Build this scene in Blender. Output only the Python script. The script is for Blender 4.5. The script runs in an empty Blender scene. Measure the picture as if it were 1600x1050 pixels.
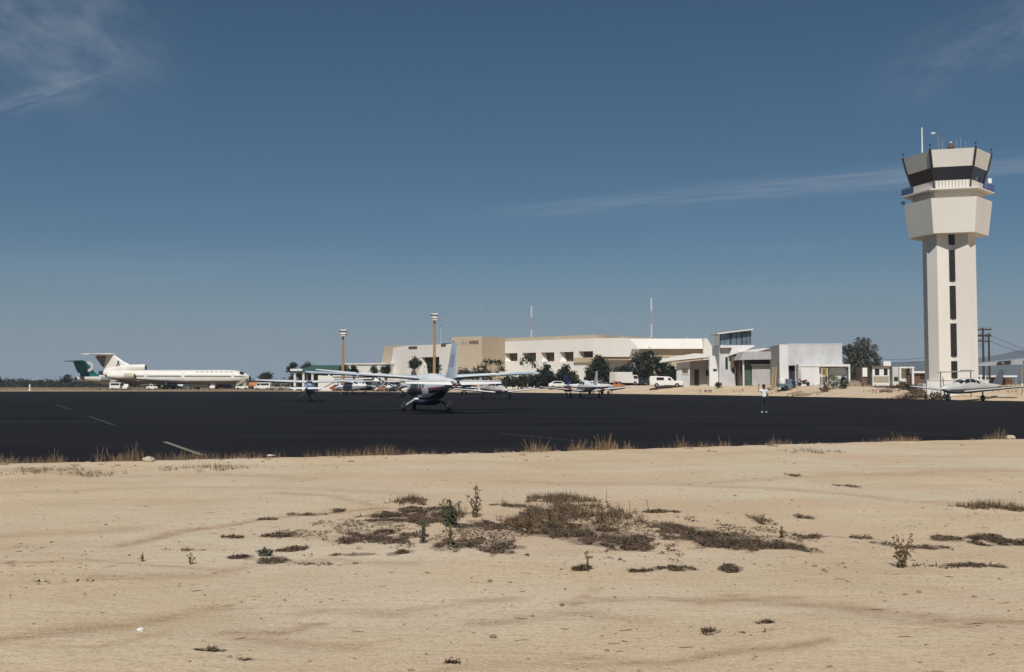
import bpy, bmesh, math, random
from mathutils import Vector, Matrix, noise
rnd = random.Random(11)
R = math.radians
pi = math.pi
sc = bpy.context.scene
COL = sc.collection

# ------------------------------------------------------------------ camera
F = 1555.0          # focal length in photo pixels (1600 wide)
CAMH = 1.9
PITCH = math.atan(73.0 / F)
cam_data = bpy.data.cameras.new('camera')
cam_data.sensor_width = 36.0
cam_data.lens = 36.0 * F / 1600.0
cam_data.clip_start = 0.1
cam_data.clip_end = 60000
cam = bpy.data.objects.new('camera', cam_data)
cam.location = (0, 0, CAMH)
cam.rotation_euler = (pi / 2 + PITCH, 0, 0)
COL.objects.link(cam)
sc.camera = cam
SP, CP = math.sin(PITCH), math.cos(PITCH)

def ray(px, py):
    dx = (px - 800.0) / F
    dv = (525.0 - py) / F
    return Vector((dx, CP - dv * SP, SP + dv * CP))

def at(px, py, Y):
    d = ray(px, py)
    t = Y / d.y
    return Vector((d.x * t, Y, CAMH + d.z * t))

def gnd(px, py, z=0.0):
    d = ray(px, py)
    t = (z - CAMH) / d.z
    return Vector((d.x * t, d.y * t, z))

# ------------------------------------------------------------------ sun / sky settings
SUN_AZ = R(-7)      # from behind the camera, slightly left
SUN_EL = R(48)
TO_SUN = Vector((math.sin(SUN_AZ) * math.cos(SUN_EL), -math.cos(SUN_AZ) * math.cos(SUN_EL), math.sin(SUN_EL)))

# ------------------------------------------------------------------ materials
def nodes_of(m):
    m.use_nodes = True
    return m.node_tree.nodes, m.node_tree.links

def mat(name, col, rough=0.6, var=0.12, scale=2.0, col2=None, metal=0.0, stretch=(1, 1, 1), bump=0.0, bscale=20.0,
        spec=0.5, coat=0.0, detail=5.0):
    m = bpy.data.materials.new(name)
    N, L = nodes_of(m)
    b = N['Principled BSDF']
    b.inputs['Roughness'].default_value = rough
    b.inputs['Metallic'].default_value = metal
    b.inputs['Specular IOR Level'].default_value = spec
    b.inputs['Coat Weight'].default_value = coat
    tc = N.new('ShaderNodeTexCoord')
    mp = N.new('ShaderNodeMapping')
    mp.inputs['Scale'].default_value = stretch
    L.new(tc.outputs['Object'], mp.inputs['Vector'])
    nz = N.new('ShaderNodeTexNoise')
    nz.inputs['Scale'].default_value = scale
    nz.inputs['Detail'].default_value = detail
    nz.inputs['Roughness'].default_value = 0.62
    L.new(mp.outputs['Vector'], nz.inputs['Vector'])
    rp = N.new('ShaderNodeValToRGB')
    rp.color_ramp.elements[0].position = 0.32
    rp.color_ramp.elements[1].position = 0.68
    if col2 is None:
        col2 = tuple(c * (1 - 2 * var) for c in col)
    rp.color_ramp.elements[0].color = (*col2, 1)
    rp.color_ramp.elements[1].color = (*col, 1)
    L.new(nz.outputs['Fac'], rp.inputs['Fac'])
    L.new(rp.outputs['Color'], b.inputs['Base Color'])
    if bump > 0:
        n2 = N.new('ShaderNodeTexNoise')
        n2.inputs['Scale'].default_value = bscale
        n2.inputs['Detail'].default_value = 6
        L.new(tc.outputs['Object'], n2.inputs['Vector'])
        bp = N.new('ShaderNodeBump')
        bp.inputs['Strength'].default_value = bump
        bp.inputs['Distance'].default_value = 0.05
        L.new(n2.outputs['Fac'], bp.inputs['Height'])
        L.new(bp.outputs['Normal'], b.inputs['Normal'])
    return m

def leafmat(name, col, col2, scale=0.8, rough=0.7):
    m = mat(name, col, rough=rough, col2=col2, scale=scale, spec=0.2)
    return m

M = {}
M['tower'] = mat('cream_render', (0.74, 0.685, 0.60), 0.8, scale=0.35, col2=(0.69, 0.63, 0.545), stretch=(1, 1, 0.35), bump=0.15, bscale=6)
M['tower_panel'] = mat('cream_panel', (0.76, 0.70, 0.615), 0.7, scale=0.6, col2=(0.69, 0.63, 0.54), stretch=(1, 1, 0.3))
M['cream'] = mat('cream_wall', (0.72, 0.685, 0.62), 0.8, scale=0.25, col2=(0.655, 0.615, 0.55), stretch=(1, 1, 0.4))
M['tan'] = mat('tan_stone', (0.47, 0.385, 0.27), 0.85, scale=0.3, col2=(0.42, 0.34, 0.24), stretch=(1, 1, 0.5))
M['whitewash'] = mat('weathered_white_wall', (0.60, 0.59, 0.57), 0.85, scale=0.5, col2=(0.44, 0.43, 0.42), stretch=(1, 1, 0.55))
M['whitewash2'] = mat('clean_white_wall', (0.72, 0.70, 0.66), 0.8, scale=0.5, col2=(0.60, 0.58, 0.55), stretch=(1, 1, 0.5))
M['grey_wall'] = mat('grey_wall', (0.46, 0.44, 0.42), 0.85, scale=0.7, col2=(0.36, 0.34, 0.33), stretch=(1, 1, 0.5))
M['roof_white'] = mat('white_roof_slab', (0.74, 0.71, 0.66), 0.8, scale=0.8, col2=(0.6, 0.57, 0.52))
M['green_roof'] = mat('green_roof_sheet', (0.045, 0.10, 0.075), 0.6, scale=1.5, col2=(0.03, 0.075, 0.055))
M['green_paint'] = mat('green_door_paint', (0.05, 0.11, 0.065), 0.55, scale=2, var=0.15)
M['dark_frame'] = mat('dark_frame_paint', (0.035, 0.03, 0.028), 0.5, scale=3)
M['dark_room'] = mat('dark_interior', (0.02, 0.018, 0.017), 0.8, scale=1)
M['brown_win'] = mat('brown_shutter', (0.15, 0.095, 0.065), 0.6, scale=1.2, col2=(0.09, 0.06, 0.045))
M['slit_glass'] = mat('bronze_slit_glass', (0.035, 0.028, 0.022), 0.25, scale=0.8, col2=(0.02, 0.016, 0.013))
M['cab_glass'] = mat('tinted_cab_glass', (0.012, 0.014, 0.026), 0.12, scale=0.6, col2=(0.007, 0.008, 0.016))
M['pane'] = mat('bluish_pane', (0.16, 0.22, 0.26), 0.1, scale=1.0, col2=(0.08, 0.11, 0.14))
M['dark_pane'] = mat('dark_window', (0.02, 0.024, 0.03), 0.1, scale=2)
M['ochre'] = mat('ochre_steel', (0.42, 0.25, 0.11), 0.6, scale=1.5, col2=(0.33, 0.19, 0.085))
M['lamp_white'] = mat('white_lamp_shell', (0.78, 0.76, 0.72), 0.5, scale=4, var=0.06)
M['steel'] = mat('galvanised_steel', (0.36, 0.37, 0.38), 0.5, scale=3, metal=0.3)
M['blue_rail'] = mat('blue_rail_paint', (0.10, 0.14, 0.27), 0.5, scale=3)
M['wood'] = mat('weathered_pole_wood', (0.045, 0.036, 0.032), 0.85, scale=2, stretch=(4, 4, 0.4))
M['rust'] = mat('rusty_steel', (0.16, 0.085, 0.05), 0.8, scale=3, col2=(0.09, 0.055, 0.04))
M['red_white_r'] = mat('antenna_red', (0.52, 0.33, 0.30), 0.6, scale=3)
M['ac_white'] = mat('white_aircraft_paint', (0.76, 0.755, 0.74), 0.32, scale=0.9, col2=(0.66, 0.65, 0.63), stretch=(1, 0.3, 1))
M['ac_cream'] = mat('cream_airliner_paint', (0.75, 0.71, 0.64), 0.4, scale=0.35, col2=(0.66, 0.61, 0.54))
M['ac_grey'] = mat('grey_aircraft_paint', (0.33, 0.345, 0.36), 0.45, scale=0.8, col2=(0.25, 0.26, 0.28))
M['ac_silver'] = mat('silver_aircraft_paint', (0.56, 0.54, 0.50), 0.35, scale=0.9, col2=(0.46, 0.44, 0.41))
M['ac_belly'] = mat('dark_belly_and_shade', (0.16, 0.15, 0.15), 0.45, scale=0.6, col2=(0.10, 0.095, 0.10))  # dark grey; on the airliners it carries the underside shade
M['ac_tan'] = mat('tan_nacelle_paint', (0.50, 0.40, 0.26), 0.45, scale=0.8, var=0.1)
M['ac_brown'] = mat('rudder_brown', (0.19, 0.16, 0.14), 0.5, scale=0.8, var=0.12)  # brown grey for rudder and window band
M['ac_navy'] = mat('navy_aircraft_paint', (0.022, 0.028, 0.08), 0.35, scale=1, var=0.15)
M['ac_maroon'] = mat('maroon_aircraft_paint', (0.14, 0.02, 0.028), 0.35, scale=1, var=0.15)
M['ac_red'] = mat('red_stripe_paint', (0.28, 0.04, 0.05), 0.4, scale=1, var=0.1)
M['ac_paleblue'] = mat('pale_blue_paint', (0.50, 0.58, 0.63), 0.4, scale=0.9, var=0.08)
M['ac_lilac'] = mat('lilac_marking', (0.42, 0.42, 0.58), 0.4, scale=1, var=0.08)
M['ac_blue'] = mat('blue_fuselage_paint', (0.36, 0.42, 0.58), 0.4, scale=1, var=0.1)
M['ac_green'] = mat('teal_green_paint', (0.016, 0.14, 0.125), 0.4, scale=0.5, var=0.14)
M['tyre'] = mat('tyre_rubber', (0.018, 0.018, 0.02), 0.85, scale=6)
M['metal_dark'] = mat('dark_metal', (0.06, 0.058, 0.06), 0.45, scale=3, metal=0.4)
M['lettering'] = mat('grey_lettering', (0.30, 0.29, 0.29), 0.6, scale=2)
M['faint_title'] = mat('faint_grey_title', (0.52, 0.50, 0.48), 0.5, scale=2)
M['ac_slate'] = mat('slate_blue_paint', (0.11, 0.12, 0.15), 0.45, scale=1)
M['black_mark'] = mat('black_marking', (0.02, 0.018, 0.018), 0.5, scale=2)
M['car_white'] = mat('white_vehicle_paint', (0.76, 0.73, 0.68), 0.35, scale=1.2, col2=(0.66, 0.62, 0.56))
M['car_red'] = mat('faded_red_paint', (0.34, 0.10, 0.06), 0.5, scale=1.5, var=0.15)
M['car_orange'] = mat('orange_paint', (0.46, 0.16, 0.06), 0.55, scale=1.5, var=0.15)
M['car_dark'] = mat('dark_vehicle_paint', (0.03, 0.035, 0.05), 0.35, scale=1.5)
M['car_tan'] = mat('tan_vehicle_paint', (0.36, 0.33, 0.24), 0.5, scale=1.5, var=0.12)
M['car_blue'] = mat('blue_grey_paint', (0.12, 0.17, 0.22), 0.5, scale=1.5, var=0.15)
M['yellow'] = mat('faded_yellow_paint', (0.42, 0.30, 0.10), 0.6, scale=2, var=0.2)
M['bark'] = mat('tree_bark', (0.13, 0.10, 0.075), 0.9, scale=4, stretch=(3, 3, 0.5), bump=0.3, bscale=8)
M['leaf_dark'] = leafmat('dark_leaves', (0.040, 0.052, 0.034), (0.017, 0.022, 0.018), 0.5)
M['leaf_mid'] = leafmat('mid_green_leaves', (0.055, 0.075, 0.042), (0.022, 0.032, 0.022), 0.5)
M['leaf_grey'] = leafmat('grey_green_needles', (0.10, 0.105, 0.075), (0.05, 0.055, 0.043), 0.7)
M['leaf_scrub'] = leafmat('scrub_leaves', (0.060, 0.062, 0.045), (0.024, 0.027, 0.021), 0.12)
M['leaf_olive'] = leafmat('olive_leaves', (0.20, 0.20, 0.085), (0.10, 0.10, 0.05), 1.5)
M['leaf_blue'] = leafmat('blue_green_leaves', (0.115, 0.13, 0.085), (0.055, 0.068, 0.05), 6)
M['leaf_brown'] = leafmat('brown_weed', (0.20, 0.140, 0.078), (0.10, 0.070, 0.043), 5)
M['weed_mat'] = leafmat('dark_brown_weed', (0.150, 0.104, 0.066), (0.075, 0.052, 0.035), 2.2)
M['dry_grass'] = leafmat('dry_grass', (0.40, 0.29, 0.15), (0.22, 0.15, 0.08), 4)
M['dry_grass2'] = leafmat('rusty_dry_grass', (0.30, 0.20, 0.115), (0.15, 0.10, 0.065), 2.2)
M['rock'] = mat('pale_rock', (0.52, 0.44, 0.33), 0.9, scale=8, col2=(0.38, 0.31, 0.23), bump=0.5, bscale=25)
M['rubble'] = mat('sandy_rubble', (0.34, 0.25, 0.17), 0.95, scale=2, col2=(0.17, 0.115, 0.08), bump=0.6, bscale=5)
M['skin'] = mat('skin', (0.28, 0.15, 0.09), 0.6, scale=8, var=0.05)
M['hair'] = mat('dark_hair', (0.018, 0.014, 0.012), 0.7, scale=10)
M['shirt'] = mat('white_shirt_cloth', (0.78, 0.77, 0.75), 0.85, scale=8, var=0.06)
M['trousers'] = mat('dark_teal_trousers', (0.010, 0.022, 0.026), 0.85, scale=8)
M['shoe'] = mat('white_shoe', (0.75, 0.74, 0.73), 0.6, scale=8, var=0.05)
M['line_paint'] = mat('worn_yellow_line', (0.24, 0.225, 0.15), 0.8, scale=3, col2=(0.11, 0.105, 0.08))
M['line_faint'] = mat('faint_worn_line', (0.045, 0.043, 0.040), 0.85, scale=2, col2=(0.022, 0.021, 0.021))

# ------------------------------------------------------------------ mesh builder
class MB:
    def __init__(s):
        s.v = []; s.f = []
    def add(s, vs, fs):
        o = len(s.v)
        s.v += [tuple(v) for v in vs]
        s.f += [tuple(i + o for i in f) for f in fs]
        return s
    def box(s, x0, x1, y0, y1, z0, z1):
        vs = [(x0, y0, z0), (x1, y0, z0), (x1, y1, z0), (x0, y1, z0), (x0, y0, z1), (x1, y0, z1), (x1, y1, z1), (x0, y1, z1)]
        return s.add(vs, [(0, 3, 2, 1), (4, 5, 6, 7), (0, 1, 5, 4), (1, 2, 6, 5), (2, 3, 7, 6), (3, 0, 4, 7)])
    def quad(s, a, b, c, d):
        return s.add([a, b, c, d], [(0, 1, 2, 3)])
    def loft(s, rings, cap0=True, cap1=True):
        n = len(rings[0]); vs = []; fs = []
        for r in rings: vs += list(r)
        for i in range(len(rings) - 1):
            for j in range(n):
                k = (j + 1) % n
                fs.append((i * n + j, i * n + k, (i + 1) * n + k, (i + 1) * n + j))
        if cap0: fs.append(tuple(range(n - 1, -1, -1)))
        if cap1: fs.append(tuple((len(rings) - 1) * n + j for j in range(n)))
        return s.add(vs, fs)
    def tube(s, pts, r, n=8):
        pts = [Vector(p) for p in pts]
        rr = r if isinstance(r, (list, tuple)) else [r] * len(pts)
        rings = []
        for i, p in enumerate(pts):
            a = pts[max(0, i - 1)]; b = pts[min(len(pts) - 1, i + 1)]
            d = (b - a).normalized()
            up = Vector((0, 0, 1)) if abs(d.z) < 0.9 else Vector((1, 0, 0))
            u = d.cross(up).normalized(); w = d.cross(u).normalized()
            rings.append([p + (u * math.cos(2 * pi * j / n) + w * math.sin(2 * pi * j / n)) * rr[i] for j in range(n)])
        return s.loft(rings)
    def prism(s, poly, y0, y1):                       # poly in (x, z), front at y0
        n = len(poly)
        vs = [(x, y0, z) for x, z in poly] + [(x, y1, z) for x, z in poly]
        fs = [tuple(range(n)), tuple(range(2 * n - 1, n - 1, -1))]
        for j in range(n):
            k = (j + 1) % n
            fs.append((j, n + j, n + k, k))
        return s.add(vs, fs)
    def lathe_x(s, prof, c=(0, 0, 0), n=20):         # prof of (x, r) about the x axis
        rings = [[(c[0] + x, c[1] + r * math.cos(2 * pi * j / n), c[2] + r * math.sin(2 * pi * j / n)) for j in range(n)] for x, r in prof]
        return s.loft(rings)
    def lathe_y(s, prof, c=(0, 0, 0), n=20):
        rings = [[(c[0] + r * math.cos(2 * pi * j / n), c[1] + y, c[2] + r * math.sin(2 * pi * j / n)) for j in range(n)] for y, r in prof]
        return s.loft(rings)
    def lathe_z(s, prof, c=(0, 0, 0), n=20):
        rings = [[(c[0] + r * math.cos(2 * pi * j / n), c[1] + r * math.sin(2 * pi * j / n), c[2] + z) for j in range(n)] for z, r in prof]
        return s.loft(rings)
    def ball(s, c, rx, ry, rz, n=12, m=8, jit=0.0):
        rings = []
        for i in range(1, m):
            t = pi * i / m - pi / 2
            rings.append([(c[0] + rx * math.cos(t) * math.cos(2 * pi * j / n) * (1 + jit * (rnd.random() - .5)),
                           c[1] + ry * math.cos(t) * math.sin(2 * pi * j / n) * (1 + jit * (rnd.random() - .5)),
                           c[2] + rz * math.sin(t) * (1 + jit * (rnd.random() - .5))) for j in range(n)])
        return s.loft(rings)
    def wall(s, x0, x1, z0, z1, y, holes, depth):    # front wall with openings (x0,x1,z0,z1) and reveals going back
        xs = sorted({x0, x1, *[h[0] for h in holes], *[h[1] for h in holes]})
        zs = sorted({z0, z1, *[h[2] for h in holes], *[h[3] for h in holes]})
        for i in range(len(xs) - 1):
            for j in range(len(zs) - 1):
                cx, cz = (xs[i] + xs[i + 1]) / 2, (zs[j] + zs[j + 1]) / 2
                if any(h[0] < cx < h[1] and h[2] < cz < h[3] for h in holes): continue
                s.quad((xs[i], y, zs[j]), (xs[i + 1], y, zs[j]), (xs[i + 1], y, zs[j + 1]), (xs[i], y, zs[j + 1]))
        for a, b, c, d in list(holes):
            Y = y + depth
            s.quad((a, y, c), (a, y, d), (a, Y, d), (a, Y, c))
            s.quad((b, y, d), (b, y, c), (b, Y, c), (b, Y, d))
            s.quad((a, y, d), (b, y, d), (b, Y, d), (a, Y, d))
            s.quad((b, y, c), (a, y, c), (a, Y, c), (b, Y, c))
        Y = y + depth
        s.quad((x0, y, z1), (x1, y, z1), (x1, Y, z1), (x0, Y, z1))
        s.quad((x0, Y, z0), (x0, Y, z1), (x0, y, z1), (x0, y, z0))
        s.quad((x1, y, z0), (x1, y, z1), (x1, Y, z1), (x1, Y, z0))
        return s
    def xf(s, Mx):
        s.v = [tuple(Mx @ Vector(v)) for v in s.v]
        return s
    def build(s, name, m, parent=None, loc=None, smooth=False, angle=40):
        me = bpy.data.meshes.new(name)
        me.from_pydata(s.v, [], s.f)
        me.materials.append(m)
        if len(s.f) < 4000:
            bm = bmesh.new(); bm.from_mesh(me)
            bmesh.ops.recalc_face_normals(bm, faces=bm.faces)
            bm.to_mesh(me); bm.free()
        if smooth:
            me.polygons.foreach_set('use_smooth', [True] * len(me.polygons))
            me.set_sharp_from_angle(angle=R(angle))
        me.update()
        o = bpy.data.objects.new(name, me)
        COL.objects.link(o)
        if parent is not None: o.parent = parent
        if loc is not None: o.location = loc
        return o

def tag(o, label=None, cat=None, group=None, kind=None):
    if label: o['label'] = label
    if cat: o['category'] = cat
    if group: o['group'] = group
    if kind: o['kind'] = kind
    return o

def thing(name, label, cat, loc=(0, 0, 0), rz=0.0, group=None):
    o = bpy.data.objects.new(name, None)
    o.empty_display_size = 0.5
    o.location = loc
    o.rotation_euler = (0, 0, rz)
    COL.objects.link(o)
    return tag(o, label, cat, group)

def copy_tree(o, parent=None):
    c = o.copy()
    COL.objects.link(c)
    if parent is not None: c.parent = parent
    for ch in list(o.children): copy_tree(ch, c)
    return c
# ------------------------------------------------------------------ world and sun
SKY_STRENGTH = 0.10
w = bpy.data.worlds.new('World')
sc.world = w
w.use_nodes = True
N, L = w.node_tree.nodes, w.node_tree.links
N.clear()
out = N.new('ShaderNodeOutputWorld')
bg = N.new('ShaderNodeBackground')
bg.inputs['Strength'].default_value = SKY_STRENGTH
sky = N.new('ShaderNodeTexSky')
sky.sky_type = 'NISHITA'
sky.sun_disc = False
sky.sun_elevation = SUN_EL
sky.sun_rotation = pi - SUN_AZ
sky.altitude = 0
sky.air_density = 0.85
sky.dust_density = 0.55
sky.ozone_density = 7.0
hs = N.new('ShaderNodeHueSaturation')
hs.inputs['Hue'].default_value = 0.486
hs.inputs['Saturation'].default_value = 1.03
hs.inputs['Value'].default_value = 0.385
L.new(sky.outputs['Color'], hs.inputs['Color'])
tc = N.new('ShaderNodeTexCoord')

def vmath(op, a=None, b=None):
    n = N.new('ShaderNodeVectorMath'); n.operation = op
    for i, q in enumerate((a, b)):
        if q is None: continue
        if isinstance(q, (tuple, Vector)): n.inputs[i].default_value = q
        else: L.new(q, n.inputs[i])
    return n
def fmath(op, a=None, b=None, c=None):
    n = N.new('ShaderNodeMath'); n.operation = op
    for i, q in enumerate((a, b, c)):
        if q is None: continue
        if isinstance(q, (int, float)): n.inputs[i].default_value = q
        else: L.new(q, n.inputs[i])
    return n.outputs[0]
def cirrus(p0, p1, width, gain, fade0, fade1, nscale, seed, side=0.0):
    """a streak of thin high cloud along the great circle through two directions of the sky"""
    d0, d1 = ray(*p0).normalized(), ray(*p1).normalized()
    nrm = d0.cross(d1).normalized()
    along = (d1 - d0).normalized()
    acr = fmath('ABSOLUTE', fmath('SUBTRACT', vmath('DOT_PRODUCT', tc.outputs['Generated'], nrm).outputs['Value'], side))
    al = fmath('SUBTRACT', vmath('DOT_PRODUCT', tc.outputs['Generated'], along).outputs['Value'], d0.dot(along))
    tot = d1.dot(along) - d0.dot(along)
    al = fmath('DIVIDE', al, tot)
    g = fmath('EXPONENT', fmath('MULTIPLY', fmath('POWER', fmath('DIVIDE', acr, width), 2.0), -1.0))
    mr = N.new('ShaderNodeMapRange'); mr.interpolation_type = 'SMOOTHSTEP'
    mr.inputs['From Min'].default_value = fade0[0]; mr.inputs['From Max'].default_value = fade0[1]
    L.new(al, mr.inputs['Value'])
    m2 = N.new('ShaderNodeMapRange'); m2.interpolation_type = 'SMOOTHSTEP'
    m2.inputs['From Min'].default_value = fade1[1]; m2.inputs['From Max'].default_value = fade1[0]
    L.new(al, m2.inputs['Value'])
    cb = N.new('ShaderNodeCombineXYZ')
    L.new(fmath('MULTIPLY', al, 1.7), cb.inputs[0])
    L.new(fmath('DIVIDE', vmath('DOT_PRODUCT', tc.outputs['Generated'], nrm).outputs['Value'], width * 1.6), cb.inputs[1])
    cb.inputs[2].default_value = seed
    nz = N.new('ShaderNodeTexNoise'); nz.inputs['Scale'].default_value = nscale
    nz.inputs['Detail'].default_value = 9; nz.inputs['Roughness'].default_value = 0.66
    L.new(cb.outputs[0], nz.inputs['Vector'])
    nn = N.new('ShaderNodeMapRange')
    nn.inputs['From Min'].default_value = 0.36; nn.inputs['From Max'].default_value = 0.70
    L.new(nz.outputs['Fac'], nn.inputs['Value'])
    v = fmath('MULTIPLY', fmath('MULTIPLY', g, mr.outputs[0]), fmath('MULTIPLY', m2.outputs[0], nn.outputs[0]))
    return fmath('MULTIPLY', v, gain)
cl = [cirrus((740, 338), (1600, 258), 0.0085, 0.42, (-0.12, 0.45), (1.3, 1.8), 2.6, 1.3),
      cirrus((1050, 396), (1300, 384), 0.004, 0.10, (-0.3, 0.4), (0.8, 1.4), 2.0, 9.1),
      cirrus((-60, 190), (240, 92), 0.010, 0.33, (-3, -2), (0.35, 1.1), 2.0, 3.1),
      cirrus((-40, -30), (250, 130), 0.036, 0.34, (-2, -1), (0.45, 1.25), 1.8, 5.7),
      cirrus((-60, 40), (220, 190), 0.022, 0.20, (-2, -1), (0.3, 1.1), 1.9, 15.7),
      cirrus((60, -60), (260, 60), 0.040, 0.16, (-2, -1), (0.3, 1.2), 1.8, 6.7),
      cirrus((1360, 150), (1640, 20), 0.026, 0.26, (-0.2, 0.7), (1.6, 2.5), 1.6, 2.2),
      cirrus((-50, 420), (620, 405), 0.022, 0.07, (-1, 0), (0.5, 1.3), 2.0, 12.2)]
tot = cl[0]
for c in cl[1:]: tot = fmath('ADD', tot, c)
tot = fmath('MINIMUM', tot, 0.8)
mx = N.new('ShaderNodeMix'); mx.data_type = 'RGBA'
L.new(tot, mx.inputs[0])
# pale haze low over the horizon
sep = N.new('ShaderNodeSeparateXYZ'); L.new(tc.outputs['Generated'], sep.inputs[0])
hz = N.new('ShaderNodeMapRange'); hz.interpolation_type = 'SMOOTHSTEP'
hz.inputs['From Min'].default_value = 0.15; hz.inputs['From Max'].default_value = -0.01; hz.inputs['To Max'].default_value = 0.85
L.new(sep.outputs['Z'], hz.inputs['Value'])
hm = N.new('ShaderNodeMix'); hm.data_type = 'RGBA'
L.new(hz.outputs[0], hm.inputs[0]); L.new(hs.outputs[0], hm.inputs[6])
hm.inputs[7].default_value = (1.9, 2.5, 2.9, 1)
L.new(hm.outputs[2], mx.inputs[6])
CLOUD = (3.4, 3.7, 4.1, 1)
mx.inputs[7].default_value = CLOUD
L.new(mx.outputs[2], bg.inputs['Color'])
L.new(bg.outputs[0], out.inputs['Surface'])

sl = bpy.data.lights.new('sun', 'SUN')
sl.energy = 3.65
sl.angle = R(0.5)
sl.color = (1.0, 0.975, 0.94)
so = bpy.data.objects.new('sun', sl)
so.rotation_euler = TO_SUN.to_track_quat('Z', 'Y').to_euler()
so.location = (0, -20, 60)
COL.objects.link(so)
sc.view_settings.view_transform = 'Standard'
sc.view_settings.look = 'None'
sc.view_settings.exposure = 0.2
sc.view_settings.gamma = 1.0

# ------------------------------------------------------------------ terrain
NEAR = [gnd(px, py).to_2d() for px, py in ((0, 726), (200, 722), (400, 717), (600, 712.5), (800, 708), (1000, 702.5), (1200, 696), (1400, 690.5), (1600, 686.5))]
FAR = [gnd(px, py).to_2d() for px, py in ((1600, 627.0), (1400, 622.6), (1200, 618.6), (960, 615.2), (800, 613.2), (400, 611.6), (0, 611.8))]
POLY = [Vector((-160, -36))] + NEAR + [Vector((66, 48)), Vector((61, 66))] + FAR + [Vector((-330, 205)), Vector((-360, -60))]
SEGS = [(POLY[i], POLY[(i + 1) % len(POLY)]) for i in range(len(POLY))]

def pdist(x, y):
    """signed distance to the tarmac edge, negative on the tarmac"""
    best = 1e9; inside = False
    for a, b in SEGS:
        dx, dy = b.x - a.x, b.y - a.y
        t = ((x - a.x) * dx + (y - a.y) * dy) / (dx * dx + dy * dy)
        t = 0 if t < 0 else 1 if t > 1 else t
        ex, ey = x - a.x - t * dx, y - a.y - t * dy
        d = ex * ex + ey * ey
        if d < best: best = d
        if (a.y > y) != (b.y > y) and x < a.x + (y - a.y) * dx / dy: inside = not inside
    d = math.sqrt(best)
    return -d if inside else d

def sstep(a, b, x):
    t = min(1, max(0, (x - a) / (b - a)))
    return t * t * (3 - 2 * t)

def gz(x, y):
    d = pdist(x, y)
    z = 0.0
    if y > 45:
        z += 1.35 * sstep(1.5, 10, d) * sstep(-12, 22, x)
        z += 0.10 * sstep(2, 10, d) * (noise.noise(Vector((x * .12, y * .12, 3))) + 0.6 * noise.noise(Vector((x * .4, y * .4, 7))))
    if d <= 0:
        z = -0.05 * sstep(0, 0.5, -d)
    else:
        if y < 45:
            v = Vector((x, y, 0))
            k = sstep(0.2, 1.6, d)
            z += k * (0.05 * noise.noise(Vector((x * .33, y * .22, 1.0))) + 0.014 * noise.noise(Vector((x * 1.1, y * .8, 5.0))) + 0.006 * noise.noise(Vector((x * 3.1, y * 2.2, 8.0))))
            z -= k * 0.010 * rut(x, y) if y < 30 else 0
            z += 0.05 * sstep(0.0, 0.35, d) * (1 - sstep(0.5, 1.6, d))
        else:
            z += 0.02 * sstep(0, .4, d)
    return z

# weed mats: px centre, px half sizes, kind (0 dark weed, 1 brown grassy), density
MATS = [(655, 807, 72, 13, 0, 1), (590, 842, 62, 10, 0, .8), (765, 823, 60, 8, 0, .8), (712, 853, 46, 9, 0, .7), (782, 861, 40, 12, 0, .9), (868, 784, 62, 11, 1, .7), (860, 803, 60, 11, 0, .7),
        (885, 829, 78, 13, 0, 1), (958, 846, 62, 13, 0, 1), (993, 857, 34, 7, 0, 1), (1062, 826, 50, 6, 0, .8), (1080, 843, 46, 10, 0, .9), (1178, 850, 46, 12, 0, .95), (1232, 852, 42, 8, 0, .9),
        (1124, 835, 52, 6, 0, .8), (952, 806, 40, 6, 1, .6), (1040, 800, 32, 3, 0, .9), (1190, 815, 22, 6, 0, .5), (1254, 807, 16, 5, 0, .7), (1558, 842, 46, 8, 0, 1.1), (1437, 851, 38, 4, 0, .8),
        (1478, 838, 28, 4, 0, .9), (1146, 888, 25, 5, 0, 1), (1058, 889, 26, 4, 0, 1), (1000, 892, 26, 3, 0, 1), (908, 890, 17, 4, 0, 1), (455, 857, 27, 5, 0, 1), (432, 873, 22, 6, 0, 1), (370, 871, 18, 5, 0, 1),
        (440, 836, 32, 4, 0, .8), (360, 842, 16, 2, 0, .8), (550, 866, 34, 3, 0, .9), (628, 864, 19, 4, 0, 1), (480, 803, 32, 3, 0, .8), (420, 812, 20, 2, 0, .7), (525, 798, 14, 3, 0, .8), (1515, 879, 52, 3, 0, .9),
        (1110, 987, 16, 3, 0, .4), (1195, 975, 18, 2, 0, .3), (335, 1019, 26, 2, 0, .25), (385, 1031, 24, 2, 0, .2), (715, 1036, 16, 2, 0, .2), (760, 838, 70, 22, 0, .28), (1000, 838, 120, 26, 0, .25), (900, 805, 90, 24, 1, .25), (560, 832, 110, 24, 0, .2), (1150, 838, 120, 22, 0, .22), (1545, 794, 52, 5, 1, .7), (1275, 835, 40, 3, 0, .8), (1345, 836, 26, 3, 0, .6), (1330, 760, 18, 2, 0, .7),
        (1240, 743, 12, 2, 0, .7), (640, 785, 40, 5, 1, .6), (720, 805, 36, 8, 1, .4), (820, 815, 40, 10, 1, .7), (800, 790, 28, 2, 0, .8), (1000, 818, 30, 4, 1, .5), (590, 805, 22, 4, 0, .8), (650, 782, 20, 3, 0, .7),
        (505, 880, 60, 2, 0, .35), (300, 862, 30, 2, 0, .4), (100, 912, 60, 2, 0, .12), (1150, 990, 60, 3, 0, .12), (1480, 880, 60, 4, 0, .3), (1380, 845, 30, 4, 0, .4), (60, 738, 60, 5, 1, .12), (330, 733, 70, 5, 1, .1), (150, 742, 50, 4, 1, .1), (1260, 706, 60, 3, 1, .1)]

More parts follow.
